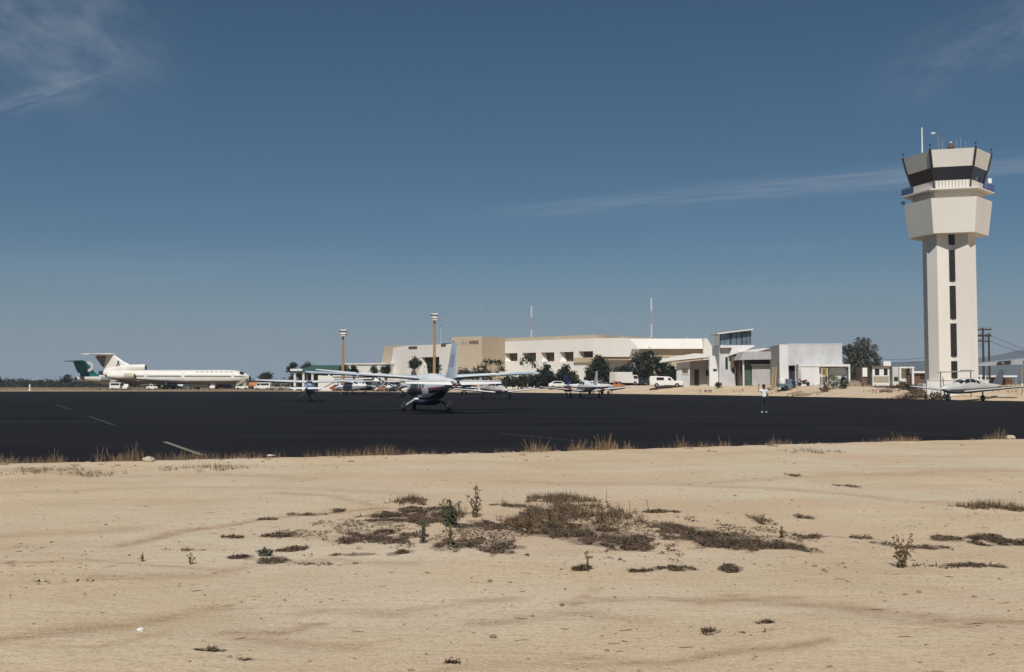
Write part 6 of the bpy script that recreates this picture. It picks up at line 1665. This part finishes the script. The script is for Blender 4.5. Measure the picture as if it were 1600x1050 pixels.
# ------------------------------------------------------------------ the person on the tarmac
def person():
    Yp = 62.5; p = at(1193.5, 600, Yp)
    t = thing('person', 'person in a white shirt and dark trousers standing alone on the tarmac, one arm raised', 'person', (p.x, p.y, .004), R(8))
    J = {}
    def skin(name, verts, edges, radii, m, parent, root=0, sub=2):
        me = bpy.data.meshes.new(name); me.from_pydata(verts, edges, [])
        o = bpy.data.objects.new(name, me); COL.objects.link(o); o.parent = parent
        md = o.modifiers.new('skin', 'SKIN'); md.use_smooth_shade = True
        sv = me.skin_vertices[0].data
        for i, r in enumerate(radii): sv[i].radius = r if isinstance(r, tuple) else (r, r)
        for i in range(len(verts)): sv[i].use_root = (i == root)
        s_ = o.modifiers.new('sub', 'SUBSURF'); s_.levels = sub; s_.render_levels = sub
        me.materials.append(m); return o
    # one continuous body: pelvis, spine, neck, head, arms, legs.  Facing away (+y), left arm raised beside the head.
    V = [(0, 0, .95), (0, 0, 1.12), (0, .01, 1.30), (0, .0, 1.44), (0, .01, 1.53), (0, .03, 1.60), (0, .04, 1.70),
         (-.17, 0, 1.42), (-.32, .06, 1.36), (-.29, .16, 1.58), (-.25, .18, 1.70),
         (.17, 0, 1.42), (.29, .02, 1.20), (.24, .17, 1.06), (.19, .24, 1.03),
         (-.10, 0, .90), (-.115, .03, .50), (-.12, .0, .09), (-.125, .11, .03),
         (.10, 0, .90), (.125, .0, .50), (.13, -.03, .09), (.15, .08, .03)]
    E = [(0, 1), (1, 2), (2, 3), (3, 4), (4, 5), (5, 6), (3, 7), (7, 8), (8, 9), (9, 10), (3, 11), (11, 12), (12, 13), (13, 14), (0, 15), (15, 16), (16, 17), (17, 18), (0, 19), (19, 20), (20, 21), (21, 22)]
    rad = [(.145, .11), (.13, .10), (.15, .11), (.13, .09), .055, (.075, .09), (.07, .085), .06, .045, .036, .03, .06, .045, .036, .03, (.09, .09), .06, .042, (.04, .03), (.09, .09), .06, .042, (.04, .03)]
    body = skin('body', V, E, rad, M['skin'], t)
    # clothing and hair
    k = 1.16
    def cl(name, ids, m, extra=.018, root=0):
        mp = {i: n for n, i in enumerate(ids)}
        vs = [V[i] for i in ids]; es = [(mp[a], mp[c]) for a, c in E if a in mp and c in mp]
        rr = [tuple(q + extra for q in (rad[i] if isinstance(rad[i], tuple) else (rad[i], rad[i]))) for i in ids]
        return skin(name, vs, es, rr, m, t)
    cl('shirt', [0, 1, 2, 3, 7, 8, 11, 12], M['shirt'], .028)
    cl('trousers', [1, 0, 15, 16, 17, 19, 20, 21], M['trousers'], .016)
    for a, c in ((17, 18), (21, 22)):
        b = MB(); q, s_ = Vector(V[a]), Vector(V[c]); m_ = (q + s_) / 2
        b.ball((m_.x, m_.y + .01, .055), .055, .145, .055, 12, 7); b.build('shoe', M['shoe'], t, smooth=True)
    b = MB(); b.ball((0, .015, 1.70), .098, .118, .115, 16, 10); b.ball((0, -.035, 1.64), .085, .075, .09, 14, 8); b.build('hair', M['hair'], t, smooth=True)
    # face (towards the far side) and ears
    b = MB(); b.ball((0, .135, 1.645), .016, .025, .028, 8, 6)
    for sd in (-1, 1): b.ball((sd * .085, .03, 1.645), .014, .024, .036, 8, 6)
    b.build('nose_and_ears', M['skin'], t, smooth=True)
    b = MB()
    for sd in (-1, 1): b.ball((sd * .032, .128, 1.672), .013, .008, .009, 8, 6)
    b.build('eyes', M['black_mark'], t, smooth=True)
    b = MB(); b.ball((0, .126, 1.605), .028, .009, .008, 8, 6); b.build('mouth', M['ac_maroon'], t, smooth=True)
    # hands: palm plus five fingers each
    def hand(c, d, side, n_):
        c = Vector(c); d = Vector(d).normalized(); u = d.cross(Vector((0, 1, .2))).normalized(); w_ = d.cross(u)
        vs = [c, c + d * .05, c + d * .085]; es = [(0, 1), (1, 2)]; rr = [(.026, .02), (.036, .016), (.034, .014)]
        for i, (o, ln) in enumerate(((-.027, .06), (-.009, .072), (.009, .07), (.026, .055))):
            b0 = len(vs); a = c + d * .085 + u * o
            vs += [a, a + d * ln * .55 + w_ * .008, a + d * ln * .9 + w_ * .03]; es += [(2, b0), (b0, b0 + 1), (b0 + 1, b0 + 2)]; rr += [.010, .009, .007]
        b0 = len(vs); a = c + d * .03 + u * .03 * side
        vs += [a, a + d * .03 + u * .028 * side, a + d * .058 + u * .04 * side]; es += [(1, b0), (b0, b0 + 1), (b0 + 1, b0 + 2)]; rr += [.012, .010, .008]
        skin('hand', vs, es, rr, M['skin'], t, 0, 1)
    hand(V[10], Vector(V[10]) - Vector(V[9]), 1, 0)
    hand(V[14], Vector(V[14]) - Vector(V[13]), -1, 1)
person()
# ------------------------------------------------------------------ trees
def leaf_quads(b, c, n, spread, size, rr, flat=1.0):
    for _ in range(n):
        d = Vector((rr.gauss(0, 1), rr.gauss(0, 1), rr.gauss(0, 1) * flat)) * spread * .55
        p = Vector(c) + d
        a = Vector((rr.gauss(0, 1), rr.gauss(0, 1), rr.gauss(0, .7))).normalized()
        u = a.cross(Vector((rr.random(), rr.random(), rr.random()))).normalized() * size * rr.uniform(.6, 1.3)
        v = a.cross(u).normalized() * size * rr.uniform(.3, .6)
        b.add([p - u, p - v * .8 + u * .1, p + u, p + v], [(0, 1, 2, 3)])

def limb(b, p0, p1, r0, r1, rr, wob=.12, n=5):
    pts, rs = [], []
    for i in range(n + 1):
        u = i / n; p = Vector(p0).lerp(Vector(p1), u)
        if 0 < i < n: p += Vector((rr.uniform(-1, 1), rr.uniform(-1, 1), rr.uniform(-.4, .4))) * wob
        pts.append(p); rs.append(r0 + (r1 - r0) * u)
    b.tube(pts, rs, 6)
    return pts

def tree(label, px0, px1, ytop, ybase, Y, m='leaf_dark', clumps=60, per=16, lobes=None, trunk_r=.22, crown_from=.25, group=None, leaf=.28, seed=1, depth=.8, flat=.8, name='tree', spiky=0, bark='bark', bare=0.0):
    rr = random.Random(seed)
    k = Y / F
    p = at((px0 + px1) / 2, 600, Y); z = gz(p.x, p.y)
    t = thing(name, label, 'tree', (p.x, p.y, z), rr.uniform(0, 6.28) * 0, group)
    W = (px1 - px0) * k; H = at(800, ytop, Y).z - z
    zb = max(0.0, at(800, ybase, Y).z - z)
    b = MB(); b.tube([(0, 0, -.3), (rr.uniform(-.1, .1), 0, H * .2), (rr.uniform(-.2, .2), rr.uniform(-.2, .2), H * .45)], [trunk_r * 1.3, trunk_r, trunk_r * .75], 8)
    c = MB()
    zc0 = zb + (H - zb) * crown_from
    if lobes is None:
        lobes = []
        for i in range(7):
            a = 2 * pi * i / 7 + rr.uniform(-.3, .3); q = rr.uniform(.25, .62)
            lobes.append((math.cos(a) * q * .8, math.sin(a) * q, rr.uniform(.3, .75), rr.uniform(.34, .5)))
        lobes += [(rr.uniform(-.15, .15), 0, .85, .34), (0, 0, .5, .55)]
        if crown_from == 0: lobes += [(-.5, 0, .14, .42), (0, 0, .14, .5), (.5, 0, .14, .42)]; clumps = int(clumps * 1.5)
    cz = H - zc0
    for lx, ly, lz, lr in lobes:
        cx, cy, czz = lx * W / 2, ly * W / 2 * depth, zc0 + lz * cz
        limb(b, (0, 0, H * .3), (cx, cy, czz), trunk_r * .5, trunk_r * .12, rr, W * .03)
        n = max(3, int(clumps * lr * 1.3 / sum(q[3] for q in lobes) * 1.0))
        for _ in range(n):
            d = Vector((rr.gauss(0, 1), rr.gauss(0, 1), rr.gauss(0, 1))).normalized() * (rr.random() ** .4)
            s_ = lr * W / 2
            q = Vector((cx + d.x * s_, cy + d.y * s_ * depth, czz + d.z * min(s_ * flat, cz * lr * .95)))
            if q.z < zb: q.z = zb + rr.random() * .3
            if q.z > H - leaf * .6: q.z = H - leaf * .6 - rr.random() * .3
            leaf_quads(c, q, per, leaf * 1.9, leaf, rr)
        for _ in range(spiky):
            a = Vector((rr.uniform(-1, 1), rr.uniform(-.6, .6), rr.uniform(.2, 1))).normalized() * lr * W / 2 * 1.25
            limb(b, (cx, cy, czz), (cx + a.x, cy + a.y, min(czz + a.z, H)), trunk_r * .12, .02, rr, .1, 3)
            for u in (.75, .9, 1.0): leaf_quads(c, (cx + a.x * u, cy + a.y * u, min(czz + a.z * u, H)), 5, leaf * .7, leaf * .7, rr)
    b.build('trunk', M[bark], t, smooth=True)
    c.build('crown', M[m], t)
    return t
GT = 'trees in front of the terminal'
tree('round dense tree left of the taller floodlight mast, in front of the white terminal panel', 635, 661, 558, 588, 222, 'leaf_mid', 60, 18, group=GT, seed=2, leaf=.26)
tree('dark tree filling the terminal window behind the taller floodlight mast', 664, 693, 566, 592, 226, 'leaf_dark', 60, 18, group=GT, seed=3, leaf=.26)
tree('small rounded tree at the slanted left end of the terminal', 590, 616, 571, 592, 222, 'leaf_dark', 40, 16, group=GT, seed=4, leaf=.25)
tree('small dark tree beside the low white link block, right of the shorter floodlight mast', 544, 561, 572, 590, 222, 'leaf_dark', 32, 14, group=GT, seed=5, leaf=.24)
tree('small pointed dark tree near the right end of the low link block', 577, 591, 571, 592, 224, 'leaf_dark', 26, 14, group=GT, seed=6, leaf=.24)
tree('brownish tree directly behind the shorter floodlight mast', 528, 545, 570, 590, 226, 'leaf_mid', 34, 14, group=GT, seed=7, leaf=.24)
tree('flat layered umbrella tree in front of the tan centre block', 744, 791, 563, 588, 216, 'leaf_dark', 46, 14, [(-.1, 0, .92, .5), (.45, .1, .85, .34), (-.6, 0, .55, .3), (.75, 0, .4, .28), (0, 0, .1, .55), (-.4, .3, .05, .5)], group=GT, seed=8, leaf=.26, flat=.18, crown_from=.1)
tree('low dark bush along the tan wall, right of the nearest plane fin', 700, 768, 573, 606, 214, 'leaf_dark', 130, 14, [(-.7, 0, .4, .3), (-.3, 0, .5, .35), (.2, 0, .55, .35), (.6, 0, .5, .35)], group=GT, seed=9, leaf=.26, name='bush')
tree('slim tree with a pale forked trunk in front of the second terminal window', 808, 840, 553, 606, 206, 'leaf_mid', 44, 10, [(-.35, 0, .62, .42), (.3, 0, .7, .44), (0, 0, .85, .4), (.7, 0, .45, .25)], group=GT, seed=10, leaf=.2, crown_from=.42, trunk_r=.15, bark='whitewash')
GB = 'dark trees behind the small planes'
tree('tall dark bush below the third terminal window', 836, 872, 568, 606, 204, 'leaf_dark', 110, 18, group=GB, seed=11, leaf=.26, crown_from=0, name='bush')
tree('brown green bush below the fourth terminal window', 860, 910, 571, 606, 204, 'leaf_dark', 130, 18, group=GB, seed=12, leaf=.26, crown_from=0, name='bush')
tree('dark low bush row right of the nearest plane, behind its right wing', 780, 850, 582, 606, 206, 'leaf_dark', 120, 16, [(-.75, 0, .4, .3), (-.35, 0, .5, .35), (.05, 0, .5, .35), (.5, 0, .6, .35), (.8, 0, .5, .3)], group=GB, seed=13, leaf=.26, crown_from=0, name='bush')
tree('dome shaped dark tree below the overhanging terminal panel', 912, 960, 552, 606, 198, 'leaf_dark', 190, 18, [(0, 0, .62, .62), (-.4, 0, .45, .5), (.4, 0, .45, .5), (0, .3, .3, .6), (-.55, 0, .2, .42), (.55, 0, .2, .42), (0, 0, .78, .42)], group=GB, seed=14, leaf=.25, crown_from=0)
tree('green bush between the dome shaped tree and the broad dark tree', 952, 992, 572, 606, 194, 'leaf_mid', 150, 18, group=GB, seed=15, leaf=.25, crown_from=0, name='bush')
tree('broad dark tree with a ragged star shaped top, left of the porch house', 972, 1052, 549, 606, 190, 'leaf_dark', 260, 16, [(-.05, 0, .88, .24), (-.35, 0, .7, .3), (.3, 0, .74, .28), (.62, .1, .62, .26), (-.66, 0, .42, .3), (0, 0, .5, .5), (.4, 0, .35, .4), (-.3, 0, .3, .4), (.75, 0, .3, .28), (-.1, .2, .15, .6)], group=GB, seed=16, leaf=.25, crown_from=0, spiky=7)
tree('dark green tree peeking out left of the porch house wall', 1036, 1062, 570, 604, 184, 'leaf_mid', 70, 16, group=GB, seed=17, leaf=.24, crown_from=0)
tree('large feathery grey green tree right of the white hangar', 1312, 1392, 528, 606, 176, 'leaf_grey', 300, 20, [(-.55, 0, .42, .38), (-.4, 0, .68, .32), (-.08, 0, .84, .3), (.2, 0, .66, .34), (.35, .1, .42, .36), (-.15, 0, .45, .55), (-.3, 0, .18, .45), (.15, 0, .2, .5), (.66, 0, .34, .22), (.85, 0, .24, .14), (-.72, 0, .72, .18)], seed=18, leaf=.19, crown_from=0, spiky=22)
GL = 'trees on the left horizon'
tree('dark bushy tree right of the white airliner nose', 401, 431, 582, 604, 330, 'leaf_dark', 70, 14, group=GL, seed=20, leaf=.36, crown_from=0)
tree('spiky leaning dark tree left of the green roof', 446, 470, 566, 604, 262, 'leaf_dark', 70, 14, [(-.5, 0, .7, .3), (.1, 0, .85, .34), (.3, 0, .5, .45), (0, 0, .25, .5)], group=GL, seed=21, leaf=.3, spiky=5, crown_from=0)
tree('wide dark tree rising behind the green roof', 466, 500, 566, 600, 268, 'leaf_dark', 80, 14, group=GL, seed=22, leaf=.32, crown_from=0)
tree('lone dark bush on the far left horizon at the picture edge', -14, 7, 588, 606, 420, 'leaf_scrub', 40, 14, group=GL, seed=23, leaf=.4, crown_from=0)
tree('lone tree above the scrub line, left of the teal green tail', 94, 114, 586, 606, 410, 'leaf_scrub', 44, 12, group=GL, seed=24, leaf=.42, crown_from=.2)
tree('low dark tree between the airliner nose and the pavilion', 428, 452, 594, 606, 330, 'leaf_dark', 40, 14, group=GL, seed=25, leaf=.36, crown_from=0)

def shrub(label, px, Y, w_, h_, m, seed, n=40, name='shrub', cat='shrub', leaf=.14):
    rr = random.Random(seed); p = at(px, 600, Y); z = gz(p.x, p.y)
    t = thing(name, label, cat, (p.x, p.y, z))
    b = MB(); c = MB()
    for i in range(9):
        a = rr.uniform(0, 6.28); q = Vector((math.cos(a) * w_ * .4 * rr.random(), math.sin(a) * w_ * .35 * rr.random(), h_ * rr.uniform(.5, .95)))
        limb(b, (q.x * .2, q.y * .2, -.05), q, .035, .012, rr, .06, 4)
    for _ in range(n):
        u = rr.random(); a = rr.uniform(0, 6.28); r = math.sqrt(rr.random()) * w_ / 2 * math.sin(pi * min(.95, .25 + u * .7))
        leaf_quads(c, (math.cos(a) * r, math.sin(a) * r, h_ * (.08 + .86 * u)), 9, leaf * 1.6, leaf, rr)
    b.build('stems', M['bark'], t); c.build('foliage', M[m], t)
shrub('yellow green prickly shrub in front of the hangar bay', 1302, 143, 2.7, 1.75, 'leaf_olive', 31, 80)
shrub('dark pointed shrub at the right corner of the hangar bay', 1318.5, 140, .95, 1.75, 'leaf_dark', 32, 45)
shrub('brown low shrub left of the yellow green shrub', 1289, 141, 1.5, .8, 'leaf_brown', 33, 36)
shrub('small reddish shrub in front of the open shed', 1411, 130, 1.6, .8, 'leaf_brown', 34, 34)
shrub('reddish brown shrub left of the boundary wall', 1432, 118, 3.2, 1.1, 'leaf_brown', 35, 70)
shrub('small dark shrub beside the tapered white wall', 1122, 162, 1.0, .95, 'leaf_dark', 36, 30)
shrub('dry brown shrub in front of the boundary wall', 1462, 112, 2.6, .85, 'leaf_brown', 37, 50)

def scrub_line():
    rr = random.Random(41); b = MB()
    for i in range(2600):
        px = rr.uniform(-60, 470) if i < 2100 else rr.uniform(1600, 2300)
        Y = rr.uniform(395, 520)
        p = at(px, 600, Y)
        hh = 2.2 + 1.3 * noise.noise(Vector((px * .05, Y * .02, 4))) + rr.uniform(-.3, .5)
        hh *= Y / 430
        for k in range(3):
            leaf_quads(b, (p.x + rr.uniform(-1.5, 1.5), p.y, hh * rr.uniform(.05, 1.0)), 5, 1.0, .5, rr)
    tag(b.build('far_scrub', M['leaf_scrub']), kind='stuff')
tree('long dark hedge row at the foot of the terminal, behind the low-wing planes', 770, 905, 586, 606, 212, 'leaf_dark', 260, 16, [(-.85, 0, .3, .16), (-.6, 0, .35, .18), (-.35, 0, .3, .18), (-.1, 0, .4, .18), (.15, 0, .3, .18), (.4, 0, .45, .18), (.65, 0, .4, .18), (.87, 0, .3, .15)], group=GB, seed=26, leaf=.28, crown_from=0, name='hedge', depth=.3)
scrub_line()
def dry_verge():
    """dry grass and weeds on the far side of the apron"""
    rr = random.Random(43); b = MB()
    def blade(p, h, w_):
        a = rr.uniform(0, 6.28); d = Vector((math.cos(a), math.sin(a), 0)); l = d * h * rr.uniform(.1, .5)
        s_ = Vector((-d.y, d.x, 0)) * w_
        b.add([p - s_, p + s_, p + l + Vector((0, 0, h))], [(0, 1, 2)])
    for i in range(5200):
        px = rr.uniform(-40, 480); Y = rr.uniform(232, 400)
        p = at(px, 600, Y); v = noise.noise(Vector((p.x * .05, p.y * .03, 9)))
        if v < -.05: continue
        blade(Vector((p.x, p.y, 0)), rr.uniform(.15, .6), .09)
    for i in range(9000):
        px = rr.uniform(1000, 1640); Y = rr.uniform(104, 160)
        p = at(px, 600, Y); d = pdist(p.x, p.y)
        if d < 3.5: continue
        v = noise.noise(Vector((p.x * .22, p.y * .15, 19))) + .25 * sstep(6, 14, d)
        if v < .16: continue
        blade(Vector((p.x, p.y, gz(p.x, p.y))), rr.uniform(.1, .45), .05)
    tag(b.build('dry_verge', M['dry_grass2']), kind='stuff')
dry_verge()

# ------------------------------------------------------------------ foreground: grass fringe, weed mats, single weeds, stones
def blade(b, p, h, w_, rr, lean=.4):
    a = rr.uniform(0, 6.28); d = Vector((math.cos(a), math.sin(a), 0)); l = d * h * rr.uniform(.05, lean)
    s_ = Vector((-d.y, d.x, 0)) * w_
    m_ = p + l * .4 + Vector((0, 0, h * .6))
    b.add([p - s_, p + s_, m_ + s_ * .7, m_ - s_ * .7, p + l + Vector((0, 0, h))], [(0, 1, 2, 3), (3, 2, 4)])
def near_edge_y(x):
    P = [Vector((-160, -36))] + NEAR + [Vector((66, 48))]
    for a, c in zip(P, P[1:]):
        if a.x <= x <= c.x: return a.y + (c.y - a.y) * (x - a.x) / (c.x - a.x)
    return 30
def fringe():
    rr = random.Random(51); b = MB()
    for i in range(15000):
        x = rr.uniform(-17, 24); v = noise.noise(Vector((x * .45, 3, 1))) + .55 * noise.noise(Vector((x * 1.9, 5, 1))) + .35 * noise.noise(Vector((x * 5.5, 5, 9)))
        if v < .06 + (.12 if x > -2 else -.16) + rr.uniform(-.25, .2): continue
        y = near_edge_y(x) + rr.gauss(-.1, .26)
        h = (.025 + .13 * rr.random() ** 2.4) * (1 + 1.1 * max(0, v)) * (1.5 if x < -3 else 1)
        blade(b, Vector((x, y, gz(x, y))), h, .0035, rr, 1.1)
    tag(b.build('grass_fringe', M['dry_grass2']), kind='stuff')
fringe()
def tuft(label, px, h, w_, n, m, seed):
    rr = random.Random(seed)
    d = ray(px, 700); x = 0; y = 28
    for _ in range(20): x = d.x / d.y * y; y = near_edge_y(x)
    y -= .12; x = d.x / d.y * y
    z = gz(x, y); b = MB()
    for _ in range(n):
        p = Vector((rr.gauss(0, w_ * .22), rr.gauss(0, .09), -.02)); blade(b, p, h * rr.uniform(.25, .85), .0045, rr, 1.2)
    for _ in range(max(2, n // 25)):
        a = rr.uniform(-.5, .5); b.tube([(a * w_ * .5, 0, 0), (a * w_ * .8, rr.uniform(-.1, .1), h * .7), (a * w_ * 1.0, 0, h * rr.uniform(.95, 1.2))], [.006, .005, .003], 4)
    tag(b.build('grass_tuft', M[m], None, (x, y, z)), label, 'grass tuft', 'dry grass tufts along the tarmac edge')
tuft('tall dry grass tuft left of the pale rock at the tarmac edge', 212, .42, .55, 120, 'dry_grass2', 61)
tuft('thin dry grass tuft, second to the left of the pale rock', 182, .30, .5, 80, 'dry_grass2', 62)
tuft('sparse upright grass tuft near the left picture edge of the tarmac', 155, .36, .3, 40, 'dry_grass2', 63)
tuft('thin reddish grass tuft at the far left of the tarmac edge', 92, .30, .6, 80, 'dry_grass2', 64)
tuft('low yellowish tuft at the left picture corner of the tarmac', 12, .26, .6, 110, 'dry_grass', 65)
tuft('wide low yellow tuft, leftmost of the three yellow tufts by the tarmac', 838, .36, .9, 170, 'dry_grass', 66)
tuft('low reddish yellow tuft in the middle of the three yellow tufts', 903, .32, .75, 130, 'dry_grass', 67)
tuft('tallest bushy yellow tuft, right of the three by the tarmac edge', 948, .42, .8, 200, 'dry_grass', 68)
tuft('small yellow tuft right of the tallest bushy tuft', 982, .26, .4, 70, 'dry_grass', 69)
tuft('thin upright reddish tuft below the maroon-bellied twin', 1064, .40, .45, 50, 'dry_grass2', 70)
tuft('thin grass tuft midway between the person and the reddish tuft', 1132, .30, .5, 60, 'dry_grass2', 71)
tuft('small thin tuft below the standing person', 1204, .30, .35, 45, 'dry_grass2', 72)
tuft('yellowish tuft below the tower on the tarmac edge', 1410, .28, .8, 90, 'dry_grass', 73)
tuft('yellowish tuft at the right picture edge of the tarmac', 1560, .36, .9, 130, 'dry_grass', 74)

def mats():
    for kind, m, nm in ((0, 'weed_mat', 'creeping_weeds'), (1, 'leaf_brown', 'brown_grass_mat')):
        rr = random.Random(81 + kind); b = MB()
        for cx, cy, rx, ry, kd, dn in MATS:
            if kd != kind: continue
            c = gnd(cx, cy)
            ex = rx * c.y / F
            y0, y1 = gnd(cx, cy + ry).y, gnd(cx, cy - ry).y
            ey = (y1 - y0) / 2; yc = (y0 + y1) / 2
            n = int(10500 * dn * max(.08, ex * ey * 2.2))
            n = min(n, 18000)
            for _ in range(n):
                x = c.x + rr.uniform(-1.5, 1.5) * ex; y = yc + rr.uniform(-1.5, 1.5) * ey
                wx, wy = warp(x, y, ex, ey)
                r = math.hypot((wx - c.x) / ex, (wy - yc) / ey)
                if r > 1.0 + rr.uniform(-.15, .12): continue
                v = noise.noise(Vector((x * 2.6, y * 1.3, 3 + kind))) + .5 * noise.noise(Vector((x * 7, y * 3.5, 6)))
                if v + (1 - r) * .9 < .18 + rr.uniform(-.1, .1): continue
                z = gz(x, y)
                h = rr.uniform(.006, .034) * (1.0 + 1.0 * kd) * max(.3, 1.2 - r * .6)
                p = Vector((x, y, z + h * rr.uniform(.1, 1)))
                q = Vector((rr.gauss(0, 1), rr.gauss(0, 1), rr.gauss(0, .28))).normalized() * rr.uniform(.015, .05)
                s_ = q.cross(Vector((rr.uniform(-.4, .4), rr.uniform(-.4, .4), 1))).normalized() * rr.uniform(.003, .011)
                b.add([p - q, p + s_, p + q, p - s_], [(0, 1, 2, 3)])
                if rr.random() < .06 + .4 * kd:
                    blade(b, Vector((x, y, z)), h * 1.5 + .012 + .06 * kd * rr.random(), .0035, rr, 1.2)
        tag(b.build(nm, M[m]), kind='stuff')
mats()

def weed(label, px, py, h, w_, n, m, seed, leaves=8, leaf=.03, lean=(0, 0), name='weed', spread=.6, stemr=.006):
    """a single weed: branching stems with small leaves"""
    rr = random.Random(seed); p = gnd(px, py); p.z = gz(p.x, p.y)
    t = thing(name, label, 'plant', p, 0, 'weeds on the sand')
    b = MB(); c = MB()
    for i in range(n):
        a = rr.uniform(0, 6.28); u = rr.uniform(.55, 1.0) if i else 1.0
        tip = Vector((math.cos(a) * w_ * spread * rr.random() + lean[0] * u, math.sin(a) * w_ * spread * rr.random() + lean[1] * u, h * u))
        if i == 0: tip = Vector((lean[0], lean[1], h))
        pts = limb(b, (tip.x * .08, tip.y * .08, -.02), tip, stemr, stemr * .4, rr, w_ * .06, 6)
        for _ in range(leaves):
            k = rr.randint(1, 6); q = pts[k] + Vector((rr.gauss(0, 1), rr.gauss(0, 1), rr.gauss(0, .6))) * leaf * .7
            if rr.random() < .4:
                limb(b, pts[k], q + (q - pts[k]) * .5, stemr * .5, stemr * .25, rr, .004, 2)
            leaf_quads(c, q, 3, leaf * .8, leaf, rr)
    b.build('stems', M['leaf_brown'], t)
    if leaves: c.build('leaves', M[m], t)
weed('tallest upright dark weed, at the back of the weed patch', 745, 808, .43, .30, 8, 'leaf_brown', 91, 11, .020)
weed('blue green leafy weed left of the tall upright weed', 704, 824, .34, .30, 18, 'leaf_blue', 92, 14, .022)
weed('small green weed in front of the blue green one', 661, 850, .26, .14, 6, 'leaf_blue', 93, 10, .02)
weed('small pale green weed between two dark patches, below the blue green one', 703, 856, .25, .12, 5, 'leaf_olive', 94, 9, .02)
weed('round blue green tuft beside the left-hand dark patches', 414, 868, .09, .14, 10, 'leaf_blue', 95, 10, .02)
weed('gangly leaning bush of bare twigs at right, on its own', 1408, 884, .34, .26, 9, 'leaf_brown', 96, 10, .02, (.12, .05), spread=.9)
weed('little curled green weed at the right end of the dark patches', 1221, 838, .15, .07, 5, 'leaf_brown', 97, 6, .016)
weed('bare stick standing behind the weed patch', 948, 784, .22, .02, 1, 'leaf_brown', 98, 2, .012)
weed('short stick leaning left, right of the bare stick', 970, 800, .15, .02, 1, 'leaf_brown', 99, 2, .01, (-.04, 0))
weed('short straight stick, middle of the three short sticks', 984, 797, .14, .02, 1, 'leaf_brown', 100, 2, .01)
weed('short stick leaning left above the thin dark patch', 1014, 797, .16, .02, 1, 'leaf_brown', 101, 2, .01, (-.03, 0))
weed('upright dark sprig growing from a small lone patch in front', 917, 894, .18, .04, 3, 'leaf_brown', 102, 5, .016)
weed('straw coloured spreading weed left of the largest dark patch', 828, 834, .38, .34, 22, 'leaf_brown', 103, 5, .016, stemr=.005)
weed('straw coloured twiggy weed in the middle of the weed patch', 860, 824, .34, .30, 16, 'leaf_brown', 104, 4, .015, stemr=.005)
weed('sparse straw weed right of the largest dark patch', 940, 818, .26, .24, 12, 'leaf_brown', 105, 4, .015, stemr=.005)
weed('low twiggy brown weed right of the centre patches', 1190, 818, .14, .22, 10, 'leaf_brown', 106, 4, .015, stemr=.005)
weed('small dark sprig left of the centre patches', 298, 882, .10, .05, 3, 'leaf_brown', 107, 5, .014)
weed('low brown sprig at the front left of the sand', 222, 880, .08, .05, 3, 'leaf_brown', 108, 4, .014)

def stone(label, px, py, r, m='rock', seed=1, squash=.6):
    rr = random.Random(seed); p = gnd(px, py); p.z = gz(p.x, p.y)
    bm = bmesh.new(); bmesh.ops.create_icosphere(bm, subdivisions=3, radius=1)
    o_ = Vector((seed * 3.1, seed * 1.7, 0))
    for v in bm.verts:
        k = 1 + .35 * noise.noise(v.co * 1.3 + o_) + .15 * noise.noise(v.co * 3.4 + o_)
        v.co = Vector((v.co.x * r * 1.2, v.co.y * r, v.co.z * r * squash)) * k
    me = bpy.data.meshes.new('stone'); bm.to_mesh(me); bm.free(); me.materials.append(M[m])
    o = bpy.data.objects.new('stone', me); COL.objects.link(o); o.location = p + Vector((0, 0, r * squash * .45))
    tag(o, label, 'stone', 'loose stones on the sand')
stone('pale round rock at the tarmac edge on the left', 232, 724, .11, seed=1, squash=.7)
stone('small white stone on the tarmac edge left of centre', 423, 712, .10, 'lamp_white', 2, .5)
stone('pale flat rock at the tarmac edge on the far right', 1579, 688, .14, 'rock', 3)
stone('white pebble alone on the front left sand', 219, 987, .022, 'lamp_white', 4, .8)
stone('small white stone at the tarmac edge below the person', 1197, 694, .07, 'rock', 5)
def pebbles():
    rr = random.Random(121); b = MB()
    for i in range(2600):
        y = 5.5 + 21 * rr.random() ** 1.4; x = rr.uniform(-.58, .58) * y
        if pdist(x, y) < .3: continue
        if noise.noise(Vector((x * .5, y * .3, 12))) + .4 * rr.random() < .08: continue
        r = rr.uniform(.004, .012) * (1 + (rr.random() > .9) * rr.uniform(.3, 1.5))
        b.ball((x, y, gz(x, y) + r * .3), r * rr.uniform(.8, 1.6), r, r * .6, 6, 4, .4)
    tag(b.build('pebbles', M['rubble']), kind='stuff')
    b = MB()
    for i in range(480):
        y = 5.5 + 20 * rr.random() ** 1.3; x = rr.uniform(-.58, .58) * y
        if pdist(x, y) < .3: continue
        if noise.noise(Vector((x * .35, y * .3, 32))) + .5 * rr.random() < .22: continue
        a = rr.gauss(0, .5); l = rr.uniform(.012, .06); z = gz(x, y) + .003
        d = Vector((math.cos(a), math.sin(a), 0)) * l
        p = Vector((x, y, z))
        b.tube([p - d, p + Vector((rr.uniform(-.02, .02), rr.uniform(-.03, .03), rr.uniform(-.004, .003))), p + d], [.002, rr.uniform(.002, .006), .002], 4)
    tag(b.build('dry_twigs', M['leaf_brown']), kind='stuff')
pebbles()
def clods():
    '''crumbs of soil and dead tussock along the tarmac edge'''
    rr = random.Random(131); b = MB()
    for i in range(420):
        x = rr.uniform(-15, 20); y = near_edge_y(x) - abs(rr.gauss(.25, 1.0)) - .1
        if noise.noise(Vector((x * .7, y * .7, 5))) < (-.1 if x < 0 else .15): continue
        r = rr.uniform(.012, .04); z = gz(x, y)
        b.ball((x, y, z + r * .25), r * rr.uniform(1, 2.4), r, r * .55, 7, 5, .5)
    tag(b.build('soil_clods', M['rubble']), kind='stuff')
clods()
